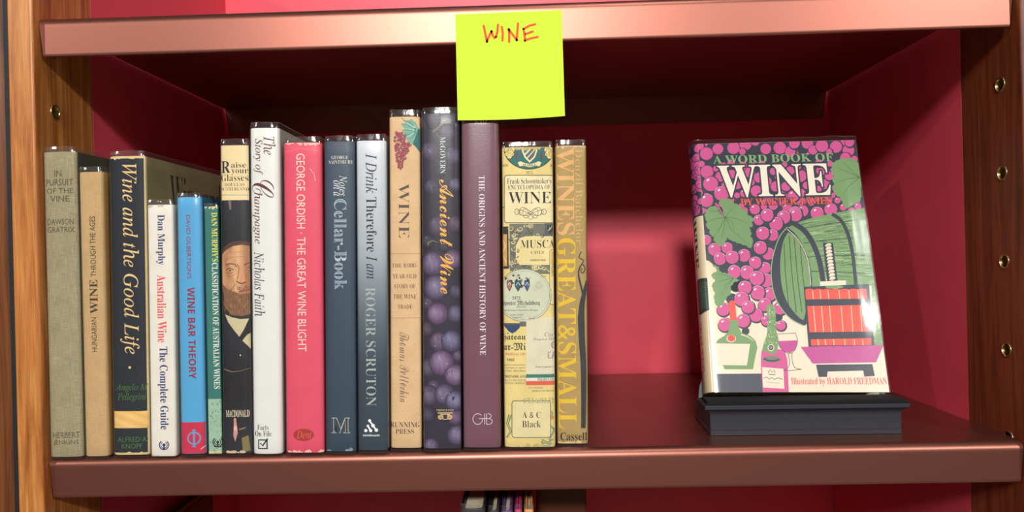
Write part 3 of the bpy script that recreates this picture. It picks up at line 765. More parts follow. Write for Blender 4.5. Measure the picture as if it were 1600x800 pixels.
# ---- 13 purple grapes
b = Book('tall glossy book with purple grapes photographed over its spine and gold script', -74.7, -48.1, -0.5, 240.1, 244.2, 2.1, 4.2, 150, (48, 44, 58), 'gloss', side=(30, 28, 38))
p = b.p; r = random.Random(4)
def gs(h, f):
    c = lambda a, d, e: (int(.9*f*(a+h)), int(.9*f*d), int(.9*f*e))
    return [(0, c(158, 150, 178)), (.35, c(132, 122, 156)), (.72, c(98, 86, 122)), (.94, c(70, 58, 84)), (1, (46, 40, 54))]
GR = [(676, 187, 12, .62), (700, 206, 12, .7), (671, 236, 14, .72), (709, 243, 13, .78), (674, 292, 12, .66), (712, 288, 10, .85), (688, 268, 9, .4), (690, 300, 13, .45), (684, 353, 15, .72), (712, 350, 13, .7), (668, 377, 11, .6), (676, 412, 17, .98), (708, 405, 14, .9), (694, 385, 9, .5),
      (681, 449, 17.5, 1.0), (713, 456, 11, .7), (668, 474, 10, .7), (684, 490, 15.5, .98), (712, 490, 13, .9), (666, 514, 12, .65), (686, 534, 14, .85), (706, 533, 15.5, 1.0), (668, 575, 14, .75), (690, 567, 18, 1.05), (716, 556, 9, .8), (711, 586, 15, 1.05), (678, 604, 11, .7), (670, 618, 15, .85), (695, 616, 15, .95), (711, 626, 14, 1.05), (668, 648, 13, .62), (712, 652, 12, .8), (714, 680, 14, 1.0), (673, 697, 12, .9)]
for i, (x, y, rr, f) in enumerate(sorted(GR, key=lambda g: g[3])):
    p.disc(x, y, rr*1.1, rr*1.13, gs(r.randint(-6, 16), f), 0.05+i*0.0012, 30, r.uniform(-.5, -.1), r.uniform(-.5, -.2))
for i in range(16):
    g = r.choice(GR); p.ell(g[0]+r.uniform(-.5, .5)*g[2], g[1]+r.uniform(-.5, .5)*g[2], 0.6, 0.6, (226, 216, 236), 0.1, 8)
p.stroke([(668, 380), (676, 376), (684, 379)], 2.2, (128, 128, 70), 0.1, 0.6); p.stroke([(676, 206), (690, 196), (700, 188)], 2.0, (120, 112, 84), 0.05, 0.8)
p.text('McGOVERN', 'R', 687.7, 214, 696, 271, (206, 228, 214), lift=0.12)
p.text('Ancient Wine', 'BS', 687, 280.5, 709, 459, (240, 180, 78), lift=0.12)
p.text('PRINCETON', 'R', 682.3, 639, 709.2, 642.4, (214, 196, 160), rot=0, lift=0.12)
Gd = (232, 200, 140); p.stroke([(684, 645), (707.3, 645)], 1.5, Gd, 0.12)
for cx, s in ((688.2, 1), (702.9, -1)):
    p.stroke([(cx+s*(4.2*(1-k/26.0)+0.3)*math.cos(k*0.62-1.57), 651.2+(4.2*(1-k/26.0)+0.3)*math.sin(k*0.62-1.57)) for k in range(24)], 1.1, Gd, 0.12)
p.stroke([(688, 647), (703, 647)], 1, Gd, 0.12); p.stroke([(692.4, 650), (692.6, 655), (698.8, 655), (699, 650)], 1.1, Gd, 0.12); b.done()
# ---- 14 mauve
b = Book('tall plain mauve book with white capitals, directly under the sticky note', -46.4, -19.8, 0.6, 240.2, 244.7, 2.1, 4.1, 150, (118, 76, 90), 'gloss', side=(92, 58, 70))
p = b.p
p.text('Katz', 'R', 742, 186, 761, 194, (226, 214, 186), rot=0)
p.text('THE ORIGINS AND ANCIENT HISTORY OF WINE', 'R', 749, 274.5, 758.4, 555, (240, 232, 234))
S = (224, 206, 214)
def Q(L): return [(710+a/6.667, 640+c/6.667) for a, c in L]
p.ring(746.6, 654.5, 7.6, 8.3, 1.0, S, 0.09, 0, 318); p.stroke(Q([(255, 92), (370, 90)]), 1.0, S, 0.09); p.stroke(Q([(316, 40), (316, 152)]), 1.0, S, 0.09)
p.stroke(Q([(336, 152), (336, 42), (362, 42), (380, 52), (384, 68), (376, 84), (360, 92), (340, 92), (372, 94), (390, 106), (396, 122), (388, 140), (370, 152), (336, 152)]), 1.0, S, 0.09)
b.done()
# ---- 15 wine label spine
b = Book('thick yellow book whose spine is covered with printed wine labels', -17.2, 19.0, 2, 214.7, 218.6, 1.4, 3.1, 150, (236, 216, 142), 'old', side=(216, 194, 120), round_=4, power=4)
p = b.p; K = (52, 56, 56); T = (44, 116, 110); CR = (242, 230, 182)
p.ell(826.5, 232, 39.5, 33, K, 0.05, 48); p.ell(826.5, 232, 38.2, 31.6, T, 0.06, 48)
for cx in (796, 858.5):
    for dx, dy, rr in ((0, 0, 5.5), (-3.5, -4, 4.5), (3.5, -4, 4.5), (0, 6, 4), (-4, 3, 3), (4, 3, 3)): p.ell(cx+dx, 238+dy, rr+.7, rr+.7, K, 0.066, 14); p.ell(cx+dx, 238+dy, rr, rr, (240, 222, 140), 0.072, 14)
for cx in (808, 846.5):
    p.poly([(cx-5, 240), (cx-3, 234), (cx+1, 238), (cx+6, 236), (cx+5, 244), (cx+3, 250), (cx, 246), (cx-4, 249)], (84, 100, 108), 0.07); p.stroke([(cx, 238), (cx-1, 250)], .8, K, 0.075)
p.poly([(815.5, 226), (839.5, 226), (839.5, 236), (836, 246), (827.5, 254.5), (819.5, 246), (815.5, 236)], CR, 0.075); p.poly([(818, 226), (837, 226), (837, 236), (834, 244.5), (827.5, 251), (821.5, 244.5), (818, 236)], (96, 108, 112), 0.08)
p.stroke([(819, 243), (833, 228)], 2.4, CR, 0.085); p.stroke([(823, 248), (837, 232)], 1.6, CR, 0.085)
p.poly([(809, 254), (813, 252), (820, 255), (827.5, 256.3), (835, 255), (841.5, 252), (846, 254), (843, 260), (838, 259), (827.5, 261.5), (817, 259), (812, 260)], CR, 0.085); p.text('MARKE', 'B', 817, 256, 838, 259.8, (70, 80, 78), rot=0, lift=0.1)
p.text('HEIN', 'R', 783.5, 256.5, 794, 260.5, K, rot=0); p.text('RH', 'R', 860, 256.5, 866, 260.5, K, rot=0); p.text('1972', 'R', 821.7, 267.8, 832.2, 271.8, K, rot=0)
def rrect(x0, y0, x1, y1, rr):
    out = []
    for cx, cy, a in ((x1-rr, y0+rr, -90), (x1-rr, y1-rr, 0), (x0+rr, y1-rr, 90), (x0+rr, y0+rr, 180)):
        out += [(cx+rr*math.cos(math.radians(a+t)), cy+rr*math.sin(math.radians(a+t))) for t in (0, 30, 60, 90)]
    return out
p.poly(rrect(788, 274, 874, 348, 4), CR, 0.06); p.stroke(rrect(788, 274, 874, 348, 4), 1.1, K, 0.075, closed=True)
p.text("Frank Schoonmaker's", 'R', 792.3, 278.3, 861.3, 287, K, rot=0); p.text('ENCYCLOPEDIA OF', 'R', 793.8, 289, 860, 296, K, rot=0); p.text('WINE', 'R', 794.5, 300, 861.3, 318, (40, 40, 42), rot=0)
for aa, bb, cy, ph in ((17, 6.5, 330.5, 0), (20, 4.5, 332.5, 0.5), (12, 7.5, 333.5, 0.2)):
    p.stroke([(829+aa*math.sin(t*.2618), cy+bb*math.sin(2*t*.2618+ph)) for t in range(25)], 0.75, (112, 104, 82), 0.08)
p.stroke([(823, 336), (826, 341), (829, 343), (832, 341), (835, 336)], 0.75, (112, 104, 82), 0.08)
for s in (-1, 1): p.ring(829+s*21, 331, 3.6, 4.4, .8, (110, 100, 80), 0.08)
# left border strip, grey scrollwork, centre panel
p.stroke([(783, 324), (788, 324)], 1.2, K, 0.07); p.rect(780, 354, 795, 420, (50, 52, 58), 0.055); p.rect(780, 366, 792.5, 416, (216, 172, 96), 0.062); p.stroke([(784, 372), (790, 384), (785, 396), (791, 410)], 2.0, (242, 210, 150), 0.07)
p.rect(796, 350, 868, 428, (120, 120, 112), 0.056)
r = random.Random(6)
for _ in range(60):
    x, y = r.choice([(r.uniform(797, 866), r.uniform(351, 368)), (r.uniform(797, 808), r.uniform(352, 426)), (r.uniform(797, 866), r.uniform(414, 427))])
    s = r.choice((-1, 1)); rr = r.uniform(2.6, 5.6)
    p.stroke([(x+s*rr*(1-k/14)*math.cos(k*.6), y+rr*(1-k/14)*math.sin(k*.6)) for k in range(13)], 1.7, r.choice([(232, 216, 150), (214, 200, 142), (84, 88, 84), (96, 98, 92)]), 0.064+r.uniform(0, .006), 0.4)
p.poly([(806, 384), (812, 372), (822, 369), (868, 369), (868, 414), (812, 414), (806, 404)], (238, 222, 158), 0.074)
p.text('MUSCA', 'R', 813.5, 375, 867, 387.5, (44, 46, 48), rot=0, lift=0.1); p.text('CAVES', 'R', 829.7, 391.8, 849.7, 396.8, K, rot=0, lift=0.1); p.text('GRIERSON BLDG', 'B', 828.5, 405, 853, 408, K, rot=0, lift=0.1)
p.rect(851, 349, 868, 368, (96, 100, 104), 0.078); p.poly([(855, 352), (864, 352), (864, 360), (859.5, 366), (855, 360)], (60, 64, 70), 0.083); p.stroke([(856, 361), (863, 353)], 1.2, (210, 200, 160), 0.088)
p.poly(rrect(859, 390, 876, 476, 4), (240, 226, 166), 0.08); p.stroke(rrect(859, 390, 876, 476, 4), .8, (110, 106, 86), 0.086, closed=True); p.rect(861.5, 393, 868, 432, (226, 188, 90), 0.088)
p.text('No', 'R', 845, 430, 853, 433, K, rot=0, lift=0.1)
# oval label
p.ell(819, 461.5, 43, 41.5, (150, 150, 128), 0.082, 56); p.ell(819, 461.5, 42, 40.5, (212, 216, 190), 0.09, 56); p.ring(819, 461.5, 39.5, 38, .6, (160, 164, 146), 0.095)
for cx, c, w in ((796, (190, 120, 110), 6), (809.5, (56, 96, 116), 7.5), (823.5, (70, 100, 150), 6)):
    for _ in range(9): p.ell(cx+r.uniform(-w, w), 441+r.uniform(-12, 9), r.uniform(1.2, 2.6), r.uniform(1.2, 2.8), r.choice([c, (60, 64, 72), (212, 190, 130), (120, 140, 140)]), 0.096+r.uniform(0, .006), 9)
    p.poly([(cx-w*.7, 438), (cx+w*.7, 438), (cx+w*.7, 447), (cx, 456), (cx-w*.7, 447)], (50, 60, 72), 0.104); p.poly([(cx-w*.5, 440), (cx+w*.5, 440), (cx+w*.5, 446.5), (cx, 453.5), (cx-w*.5, 446.5)], c, 0.109); p.stroke([(cx-w*.45, 446), (cx, 441), (cx+w*.45, 446)], 1.1, (226, 222, 190), 0.113)
for k in range(3): p.ring(841+k*2, 445+2*math.sin(k*2), 4, 5, .5, (170, 172, 150), 0.1)
p.text('1972', 'B', 800.3, 463, 813.2, 468, K, rot=0, lift=0.12); p.text('sporter Michelsberg', 'BF', 786, 469.5, 843.5, 478.5, (36, 38, 40), rot=0, lift=0.12); p.text('Qualitätswein', 'R', 807, 477.6, 821, 481, K, rot=0, lift=0.12)
p.text('Bad Kreuznach Rüdesheim Rheingau', 'I', 786, 483, 841, 486.5, K, rot=0, lift=0.12); p.text('Estate bottled', 'I', 797, 490, 818, 493, K, rot=0, lift=0.12); p.text('London W1', 'R', 801, 494.5, 816, 497, K, rot=0, lift=0.12)
# chateau label
p.poly([(784, 505), (812, 505), (812, 512), (806, 518), (800.5, 521), (795, 518), (790, 512)], (44, 74, 112), 0.07); p.stroke([(785, 507), (812, 506)], 2.5, (90, 92, 84), 0.075); p.rect(812, 503, 823, 510, (110, 112, 100), 0.07)
p.text('hateau', 'BF', 786, 521.5, 821.5, 533, (40, 40, 44), rot=0); p.stroke([(791.5, 522), (793.5, 519.8), (795.5, 522)], .9, K); p.text('ur-Mi', 'BF', 786, 535.5, 821.5, 547.5, (40, 40, 44), rot=0)
p.text('PAUILLAC CRU', 'B', 790, 551.3, 822, 555, (196, 96, 80), rot=0); p.text('1962', 'B', 791.5, 560, 804, 564.3, K, rot=0)
for s, y in (('appellation controlee bordeaux', 570), ('compagne et expedie', 574.5), ('la Dame Albert Bruno', 579)): p.text(s, 'I', 787, y-1.6, 821.5, y+1.6, (110, 100, 80), rot=0)
p.text('PRIETAIRE A PA', 'B', 786.5, 586.3, 822, 589.8, K, rot=0); p.text('MIS EN BOUTEILLE', 'R', 787, 592.5, 822, 595.5, (120, 110, 90), rot=0); p.text('CHATEAU A BORDEAUX', 'R', 788, 597, 822, 600, (120, 110, 90), rot=0)
# white label with tricolour
p.rect(822, 496.5, 870, 602, (228, 222, 194), 0.09); p.rect(822, 584.7, 870, 590, (62, 132, 112), 0.097); p.rect(822, 590, 870, 595, (236, 232, 214), 0.097); p.rect(822, 595.2, 870, 601.5, (232, 104, 74), 0.097)
p.text('Cru', 'I', 851, 519, 864, 526, (130, 124, 104), rot=0, lift=0.12); p.text('Premiere Cote', 'S', 833, 526.5, 868, 532, (130, 124, 104), rot=0, lift=0.12)
p.text('G', 'D', 861, 534, 870, 544, (90, 104, 96), rot=0, lift=0.12); p.text('CA', 'D', 855.5, 549.5, 869, 560, (90, 104, 96), rot=0, lift=0.12); p.text('Pour le grand vin', 'B', 837, 571.8, 868, 574.6, K, rot=0, lift=0.12); p.text('PRODUCED', 'B', 840, 590.8, 866, 594.6, (70, 110, 100), rot=0, lift=0.12)
p.text('mis en bouteille', 'R', 826, 604, 848, 607, (150, 130, 90), rot=0); p.text('PRODUCE OF FRANCE', 'R', 831, 609.2, 866, 612, (70, 110, 110), rot=0)
p.text('CHABLIS', 'B', 817.5, 621.5, 868, 630, (60, 130, 124), rot=0); p.text('CHABLIS', 'B', 817.5, 621.5, 868, 630, (226, 212, 150), rot=0, off=-0.04, inset=1, lift=0.11)
for L in ([(797, 648), (793, 662), (798, 674), (792, 684)], [(852, 634), (862, 646), (856, 660), (866, 672), (858, 688)], [(846, 688), (856, 692), (864, 686)], [(850, 690), (846, 696), (856, 697), (862, 692)]): p.stroke(L, 5, (58, 132, 110), 0.06, 2.5); p.stroke(L, 2.2, (206, 190, 130), 0.066, .8)
p.ell(862, 652, 3, 4, (214, 150, 90), 0.07)
p.poly(rrect(800, 626, 860.5, 683.5, 4), (234, 220, 168), 0.09); p.stroke(rrect(800, 626, 860.5, 683.5, 4), 1.0, K, 0.1, closed=True)
p.text('A & C', 'R', 816, 643.3, 845, 653, (44, 44, 44), rot=0, lift=0.12); p.text('Black', 'R', 816, 657.3, 845, 667.5, (44, 44, 44), rot=0, lift=0.12)
b.worn((206, 184, 110), 14); b.done()
# ---- 16 khaki
b = Book('khaki book with big yellow capitals and a black vine, right end of the row', 20.7, 42.7, 8, 216, 220.1, 1.8, 3.6, 140, (182, 154, 94), 'old', side=(168, 140, 84), round_=3)
p = b.p; Yl = (234, 196, 52); Pe = (232, 182, 118)
p.text('WINES', 'B', 870, 231, 897.5, 367.5, Pe); p.text('GREAT&SMALL', 'B', 871.5, 372, 900.5, 670, Yl); p.text('Denzil Batchelor', 'R', 898.7, 233, 910.5, 382, (212, 176, 116), off=-0.004)
D = (58, 60, 64)
p.stroke(smooth([(908.5, 393), (905.6, 398), (905.2, 403), (909, 405), (912, 408), (909.5, 412), (912.5, 415), (914, 420), (911.5, 426), (908.5, 426), (907.5, 422), (910, 419.5)]), 1.5, D, 0.11)
p.stroke(smooth([(909.5, 412), (905, 420), (904, 430), (907, 444), (910.5, 458)]), 1.7, D, 0.112, 3.4)
p.stroke(smooth([(917.5, 438), (913.5, 455), (909.5, 475), (908, 497)]), 3.6, D, 0.115, 10.8)
p.stroke(smooth([(908, 495), (909.2, 530), (911.5, 570), (912, 620), (911.5, 669)]), 10.8, D, 0.118, 7.2)
p.text('Cassell', 'B', 875.6, 675.3, 917.3, 688, (48, 46, 44), rot=0)
b.worn((224, 200, 150), 14); b.done()

# ---- half hidden books on the shelf below
LG = 'half hidden books on the shelf below'
def low(label, xl, xr, ztop, y, depth, col, name='hardcover_book', film=True):
    bb = Book(label, xl, xr, y, ztop-ZLOW-4 if film else ztop-ZLOW, ztop-ZLOW, 1.0, 0.0, depth, col, 'paper', zbase=ZLOW, group=LG, film=film, name=name)
    bb.done()
low('dark book on the shelf below, first of the clump under the row', -50.5, -32.5, -177, 6, 150, (34, 22, 24))
low('black book second in the clump on the shelf below', -30.5, -22.5, -179, 7, 150, (26, 22, 28))
low('purple-topped book in the clump on the shelf below', -20.8, -12.8, -179, 6, 150, (104, 60, 130))
low('magenta-spined thin book in the clump on the shelf below', -11.2, -6.2, -178, 6, 150, (206, 50, 116))
low('orange thin book in the clump on the shelf below', -4.4, 2.2, -178, 6, 150, (228, 160, 84))
low('thick brown book at the right end of the clump on the shelf below', 4.2, 46.5, -171, 96, 190, (92, 48, 28), film=False)
low('brown book against the left panel on the shelf below', -344.6, -329.0, -235, 20, 215, (112, 66, 36), film=False)

# ------------------------------------------------------------------ display stand and the book on it
stand = thing('book_stand', 'black moulded display stand with a felt-topped ledge', 'book stand', (204.9, 29.2, ZL))
stand.rotation_euler = (0, 0, -0.03)
def moulding(prof, hw, y1, name, mat):
    """prof (overhang, z) run round the front and both sides of the block, back left square"""
    bm = bmesh.new(); rings = []
    for o_, z in prof:
        rings.append([bm.verts.new(q) for q in ((-hw-o_, y1, z), (-hw-o_, -o_, z), (hw+o_, -o_, z), (hw+o_, y1, z))])
    for a, b_ in zip(rings, rings[1:]):
        for k in range(4): bm.faces.new((a[k], a[(k+1) % 4], b_[(k+1) % 4], b_[k]))
    bm.faces.new(rings[0][::-1]); bm.faces.new(rings[-1])
    return link(name, bm, mat, stand, smooth=25)
moulding([(-0.6, 0), (0, 0.4), (0, 3.2), (-0.35, 3.5), (-0.35, 3.9), (0, 4.2), (0, 14.8)], 69.3, 60, 'base', M['stand_black'])
moulding([(0.05, 14.8), (0.1, 16), (0.6, 17.4), (1.8, 18.8), (3.4, 19.9), (4.1, 20.2), (4.4, 20.5), (4.4, 23.0), (4.2, 23.3)], 69.3, 29, 'cornice', M['stand_black'])
bm = bmesh.new()
def felt_bar():
    sec = [(-4.2, 23.35), (-4.2, 24.4), (-3.6, 25.6), (-2.4, 26.0), (17.5, 26.0), (52, 14.95), (52, 14.9), (29.2, 14.9), (29.2, 23.35)]
    def xx(y, z): return 73.2-(1.8 if z > 24.9 else 0)-(4.2 if y > 29 else 0)
    L = [bm.verts.new((-xx(y, z), y, z)) for y, z in sec]; R = [bm.verts.new((xx(y, z), y, z)) for y, z in sec]
    m = len(sec)
    for i in range(m): bm.faces.new((L[i], R[i], R[(i+1) % m], L[(i+1) % m]))
    bm.faces.new(L[::-1]); bm.faces.new(R)
felt_bar(); link('felt_ledge', bm, M['felt'], stand, smooth=40)

yw, ln, rl = -0.05, 0.297, -0.011
O = Vector((145.2, 54.3, -109.8)); ex = Vector((math.cos(yw), math.sin(yw), 0)); nn = Vector((-math.sin(yw), math.cos(yw), 0))
ez = Vector((0, 0, 1))*math.cos(ln)+nn*math.sin(ln); ex, ez = ex*math.cos(rl)+ez*math.sin(rl), ez*math.cos(rl)-ex*math.sin(rl); ny = ex.cross(ez)*-1
if ny.dot(nn) < 0: ny = -ny
W, H, T = 130.6, 211.7, 22.0
# sloping back rest behind the book
bm = bmesh.new(); sinv = Matrix.Rotation(0.03, 4, 'Z')
def br(x, s, t): return sinv @ (O+ex*(W/2+x)+ez*s+ny*(T+1.2+t)-Vector((204.9, 29.2, ZL)))
A = [(-75, -5), (72, -5), (70, 12), (60, 34), (40, 90), (-40, 90), (-62, 34), (-73, 8)]
f0 = [bm.verts.new(br(x, s, 0)) for x, s in A]; f1 = [bm.verts.new(br(x, s, 4)) for x, s in A]
bm.faces.new(f0); bm.faces.new(f1[::-1])
for i in range(len(A)): bm.faces.new((f0[i], f1[i], f1[(i+1) % len(A)], f0[(i+1) % len(A)]))
link('back_rest', bm, M['stand_black'], stand)
db = thing('hardcover_book', 'book shown face out on the black stand, its cover drawn with pink grapes', 'book', O)
db.matrix_world = Matrix(((ex.x, ny.x, ez.x, O.x*MM), (ex.y, ny.y, ez.y, O.y*MM), (ex.z, ny.z, ez.z, O.z*MM), (0, 0, 0, 1)))
bm = bmesh.new(); ink = bm.verts.layers.float_color.new('ink')
NV, PK, CM, GN, RD, MG = (46, 54, 68), (212, 86, 148), (236, 224, 200), (120, 158, 102), (246, 84, 66), (196, 74, 150)
BU = 6.5
def sp(a, bu=BU, t=T): return (-bu*math.sin(a), t*(0.5+0.5*math.cos(a)))
NS = 14
path = [(W, T)] + [(W*k/3, T) for k in (2, 1)] + [sp(math.pi*k/NS) for k in range(NS+1)] + [(W*k/3, 0) for k in (1, 2)] + [(W, 0)]
ipath = [(W, T-2.4)] + [(W*k/3, T-2.4) for k in (2, 1)] + [(0.4-(BU-2)*math.sin(math.pi*k/NS), 2.4+(T-4.8)*(0.5+0.5*math.cos(math.pi*k/NS))) for k in range(NS+1)] + [(W*k/3, 2.4) for k in (1, 2)] + [(W, 2.4)]
Z0, Z1 = 0.4, H-0.4
def ringv(pth, z):
    out = []
    for x, y in pth:
        v = bm.verts.new((x, y, z)); v[ink] = (*lin((228, 208, 172) if x < 0.01 else CM), 1); out.append(v)
    return out
zz = [Z0, H*.25, H*.5, H*.75, Z1]
ro = [ringv(path, z) for z in zz]; ri = [ringv(ipath, z) for z in zz]
m = len(path)
for j in range(4):
    for k in range(m-1):
        bm.faces.new((ro[j][k], ro[j][k+1], ro[j+1][k+1], ro[j+1][k])); bm.faces.new((ri[j][k+1], ri[j][k], ri[j+1][k], ri[j+1][k+1]))
    bm.faces.new((ro[j][0], ro[j+1][0], ri[j+1][0], ri[j][0])); bm.faces.new((ro[j][-1], ri[j][-1], ri[j+1][-1], ro[j+1][-1]))
for k in range(m-1):
    bm.faces.new((ro[0][k], ri[0][k], ri[0][k+1], ro[0][k+1])); bm.faces.new((ro[4][k], ro[4][k+1], ri[4][k+1], ri[4][k]))
def topx(px, py):
    q = on_plane(px, py, O, ny)-O; return q.dot(ex), q.dot(ez)
p = Print(bm, lambda u, v, l: Vector((u, -l, v)), topx, (0.05, W-0.05, Z0+0.1, Z1-0.1))
def A_(L): return [(1180+a/2.5, 300+c/2.5) for a, c in L]
def B_(L): return [(1090+a/4, 420+c/4) for a, c in L]
def C_(L): return [(1240+a/3.077, 360+c/3.077) for a, c in L]
def D_(L): return [(1090+a/6.153, 210+c/6.153) for a, c in L]
def E_(L): return [(1090+a/4.444, 300+c/4.444) for a, c in L]
p.poly([(1080, 210), (1350, 205), (1362, 345), (1250, 350), (1222, 400), (1207, 440), (1190, 452), (1150, 440), (1128, 425), (1108, 408), (1096, 404)], NV, 0.03)
G = [(1090+a/6.153, 210+c/6.153, rr/6.153) for a, c, rr in ((20, 110, 40), (85, 185, 62), (195, 140, 52), (345, 130, 60), (460, 95, 58), (555, 70, 40), (430, 165, 32), (655, 140, 52), (790, 130, 60), (890, 165, 50), (930, 85, 52), (1055, 85, 55), (1110, 150, 45), (1195, 110, 60), (1330, 120, 58), (1450, 155, 56), (1265, 165, 28), (1420, 225, 50), (1505, 240, 34), (1460, 75, 45),
     (90, 360, 62), (175, 330, 27), (220, 405, 50), (270, 495, 42), (125, 475, 72), (230, 570, 70), (85, 635, 65), (20, 560, 30), (500, 365, 50), (590, 415, 50), (565, 545, 55), (445, 565, 38), (730, 355, 36), (750, 500, 50), (850, 500, 46), (920, 590, 55), (990, 400, 58), (1045, 490, 36), (1185, 350, 46), (1225, 480, 48), (1265, 400, 42), (1160, 525, 32), (960, 305, 38), (1165, 275, 36), (1270, 280, 30), (620, 290, 36), (250, 300, 30), (1345, 635, 30), (1400, 700, 34), (1540, 690, 34), (860, 705, 45), (1010, 735, 55), (940, 755, 60), (1150, 760, 62), (1280, 720, 62), (550, 720, 50))]
G += [(1090+a/4.444, 300+c/4.444, rr/4.444) for a, c, rr in ((425, 195, 36), (680, 160, 45), (598, 175, 46), (545, 222, 47), (483, 162, 44), (520, 300, 40), (452, 288, 45), (490, 430, 42), (435, 388, 45), (60, 335, 34), (118, 400, 44), (205, 390, 38), (155, 465, 43), (322, 442, 44), (240, 455, 45), (465, 530, 42), (400, 492, 42), (255, 552, 45), (340, 555, 44), (485, 610, 42), (408, 600, 47))]
G += [(1090+a/4, 420+c/4, rr/4) for a, c, rr in ((230, 20, 40), (310, 25, 42), (430, 75, 42), (370, 60, 45), (450, 160, 42), (375, 150, 44), (295, 118, 42), (515, 245, 42), (275, 190, 45), (420, 225, 42), (365, 290, 42), (315, 240, 40), (430, 325, 32), (520, 355, 30), (160, 255, 40), (285, 325, 42), (170, 350, 42))]
fill = []; r = random.Random(31)
for _ in range(900):
    x, y, rr = r.uniform(1096, 1336), r.uniform(222, 332), r.uniform(4, 7.5)
    if all(math.hypot(x-a, y-c) > 0.86*(rr+q) for a, c, q in G+fill) and not (y < 255 and 240 < y): fill.append((x, y, rr))
for x, y, rr in fill: p.ell(x, y, rr, rr, PK, 0.0345, 20)
for q, rr in ((B_([(240, 110)])[0], 9), (B_([(215, 190)])[0], 9), (B_([(300, 390)])[0], 6), (E_([(185, 535)])[0], 9), (E_([(258, 650)])[0], 9), (B_([(500, 300)])[0], 8), (D_([(130, 235)])[0], 10), (D_([(560, 160)])[0], 10), (D_([(1010, 140)])[0], 9)):
    p.ell(q[0], q[1], rr, rr, NV, 0.036)
for i, (x, y, rr) in enumerate(G):
    big = y > 330 or i in (24, 25, 26)
    l = 0.038+0.0016*(i % 46)*1.0
    l = 0.038+i*0.0009
    p.ell(x+0.8, y+0.8, rr+1.7, rr+1.7, NV, l, 20); p.ell(x, y, rr, rr*0.98, PK, l+0.0004, 24)
    if big and 300 < y: p.ring(x, y, rr, rr, 0.5, (244, 196, 220), l+0.0006, 190, 330, 10)
    if y > 300 or i in (24, 25, 26): p.ell(x-rr*.35, y-rr*.5, rr*.22, rr*.13, (250, 232, 236), l+0.0007, 10, -0.6)
LV = 0.165
def leaf(pts, veins, root):
    cx = sum(q[0] for q in pts)/len(pts); cy = sum(q[1] for q in pts)/len(pts); out = []
    for a, c in zip(pts, pts[1:]+pts[:1]):
        out.append(a); d = math.hypot(c[0]-a[0], c[1]-a[1])
        if d > 5:
            mx, my = a[0]*.45+c[0]*.55, a[1]*.45+c[1]*.55; nx, ny_ = (c[1]-a[1])/d, -(c[0]-a[0])/d
            if (mx-cx)*nx+(my-cy)*ny_ < 0: nx, ny_ = -nx, -ny_
            out += [(mx+nx*1.0, my+ny_*1.0), (a[0]*.35+c[0]*.65-nx*.5, a[1]*.35+c[1]*.65-ny_*.5)]
    pts = out
    p.poly(pts, NV, LV-0.004); p.poly(pts, GN, LV)
    for v in veins: p.stroke([root]+v, 0.7, (62, 84, 66), LV+0.01, 0.3)
lf = E_([(150, 80), (155, 52), (200, 45), (240, 60), (255, 80), (290, 90), (300, 112), (340, 130), (350, 160), (392, 185), (378, 215), (385, 235), (358, 250), (372, 280), (368, 310), (388, 340), (380, 360), (372, 392), (330, 370), (290, 358), (255, 345), (225, 332), (205, 318), (190, 350), (165, 377), (140, 365), (115, 342), (112, 312), (85, 295), (82, 260), (60, 240), (64, 205), (50, 170), (56, 138), (75, 110), (120, 95), (140, 110), (160, 150), (185, 160), (172, 120)])
r0 = E_([(192, 176)])[0]
leaf(lf, [E_([(130, 130), (75, 140)]), E_([(130, 185), (64, 210)]), E_([(150, 260), (110, 310)]), E_([(180, 270), (165, 320)]), E_([(235, 265), (280, 300), (370, 378)]), E_([(260, 180), (340, 215)]), E_([(235, 120), (270, 95)]), E_([(235, 205), (255, 270)])], r0)
p.stroke(E_([(122, 78), (140, 95), (158, 130), (178, 158)]), 3.2, PK, LV+0.006, 1.4)
leaf(E_([(100, 505), (150, 520), (150, 548), (172, 562), (210, 566), (245, 592), (290, 612), (250, 630), (228, 660), (232, 705), (205, 728), (182, 765), (155, 800), (130, 790), (112, 740), (120, 700), (98, 655), (122, 610), (92, 580), (135, 545)]), [E_([(180, 575), (125, 570)]), E_([(200, 640), (165, 720)]), E_([(215, 640), (195, 690)]), E_([(190, 610), (140, 625)])], E_([(250, 598)])[0])
leaf(D_([(1285, 285), (1320, 262), (1350, 245), (1430, 230), (1500, 238), (1540, 270), (1555, 330), (1568, 420), (1572, 560), (1565, 640), (1520, 660), (1470, 690), (1430, 716), (1408, 690), (1385, 640), (1362, 600), (1322, 580), (1300, 520), (1312, 470), (1290, 432), (1312, 400), (1284, 368), (1296, 330)]), [D_([(1440, 360), (1340, 320)]), D_([(1430, 430), (1330, 470)]), D_([(1450, 500), (1400, 580)]), D_([(1470, 340), (1400, 270)])], D_([(1555, 415)])[0])
# barrel
p.poly(A_([(125, 140), (170, 118), (220, 102), (300, 84), (425, 62), (600, 50), (600, 600), (455, 600), (455, 366), (215, 372)]), GN, LV+0.02)
r = random.Random(12)
def top_edge(x): return 118-(x-170)*0.21
for _ in range(280):
    t = r.random(); x = r.uniform(180, 430); y0 = top_edge(x); y = y0+r.uniform(5, 270)
    if x < 245 and y > 190+(x-180)*1.9: continue
    ln_ = r.uniform(25, 60); sl = -0.22+(y-y0)*0.0011
    pts = A_([(x, y), (x+ln_*.5, y+ln_*.5*sl+r.uniform(-2, 2)), (x+ln_, y+ln_*sl)])
    p.stroke(pts, 0.8, r.choice([(184, 206, 156), (62, 88, 64), (62, 88, 64), (164, 194, 142)]), LV+0.026+r.uniform(0, .004), 0.25)
for k in range(4):
    y = 150+k*55; p.stroke(A_([(175+k*14, y-5), (300, y-28+k*8), (430, y-44+k*16)]), 1.3, (54, 78, 62), LV+0.032)
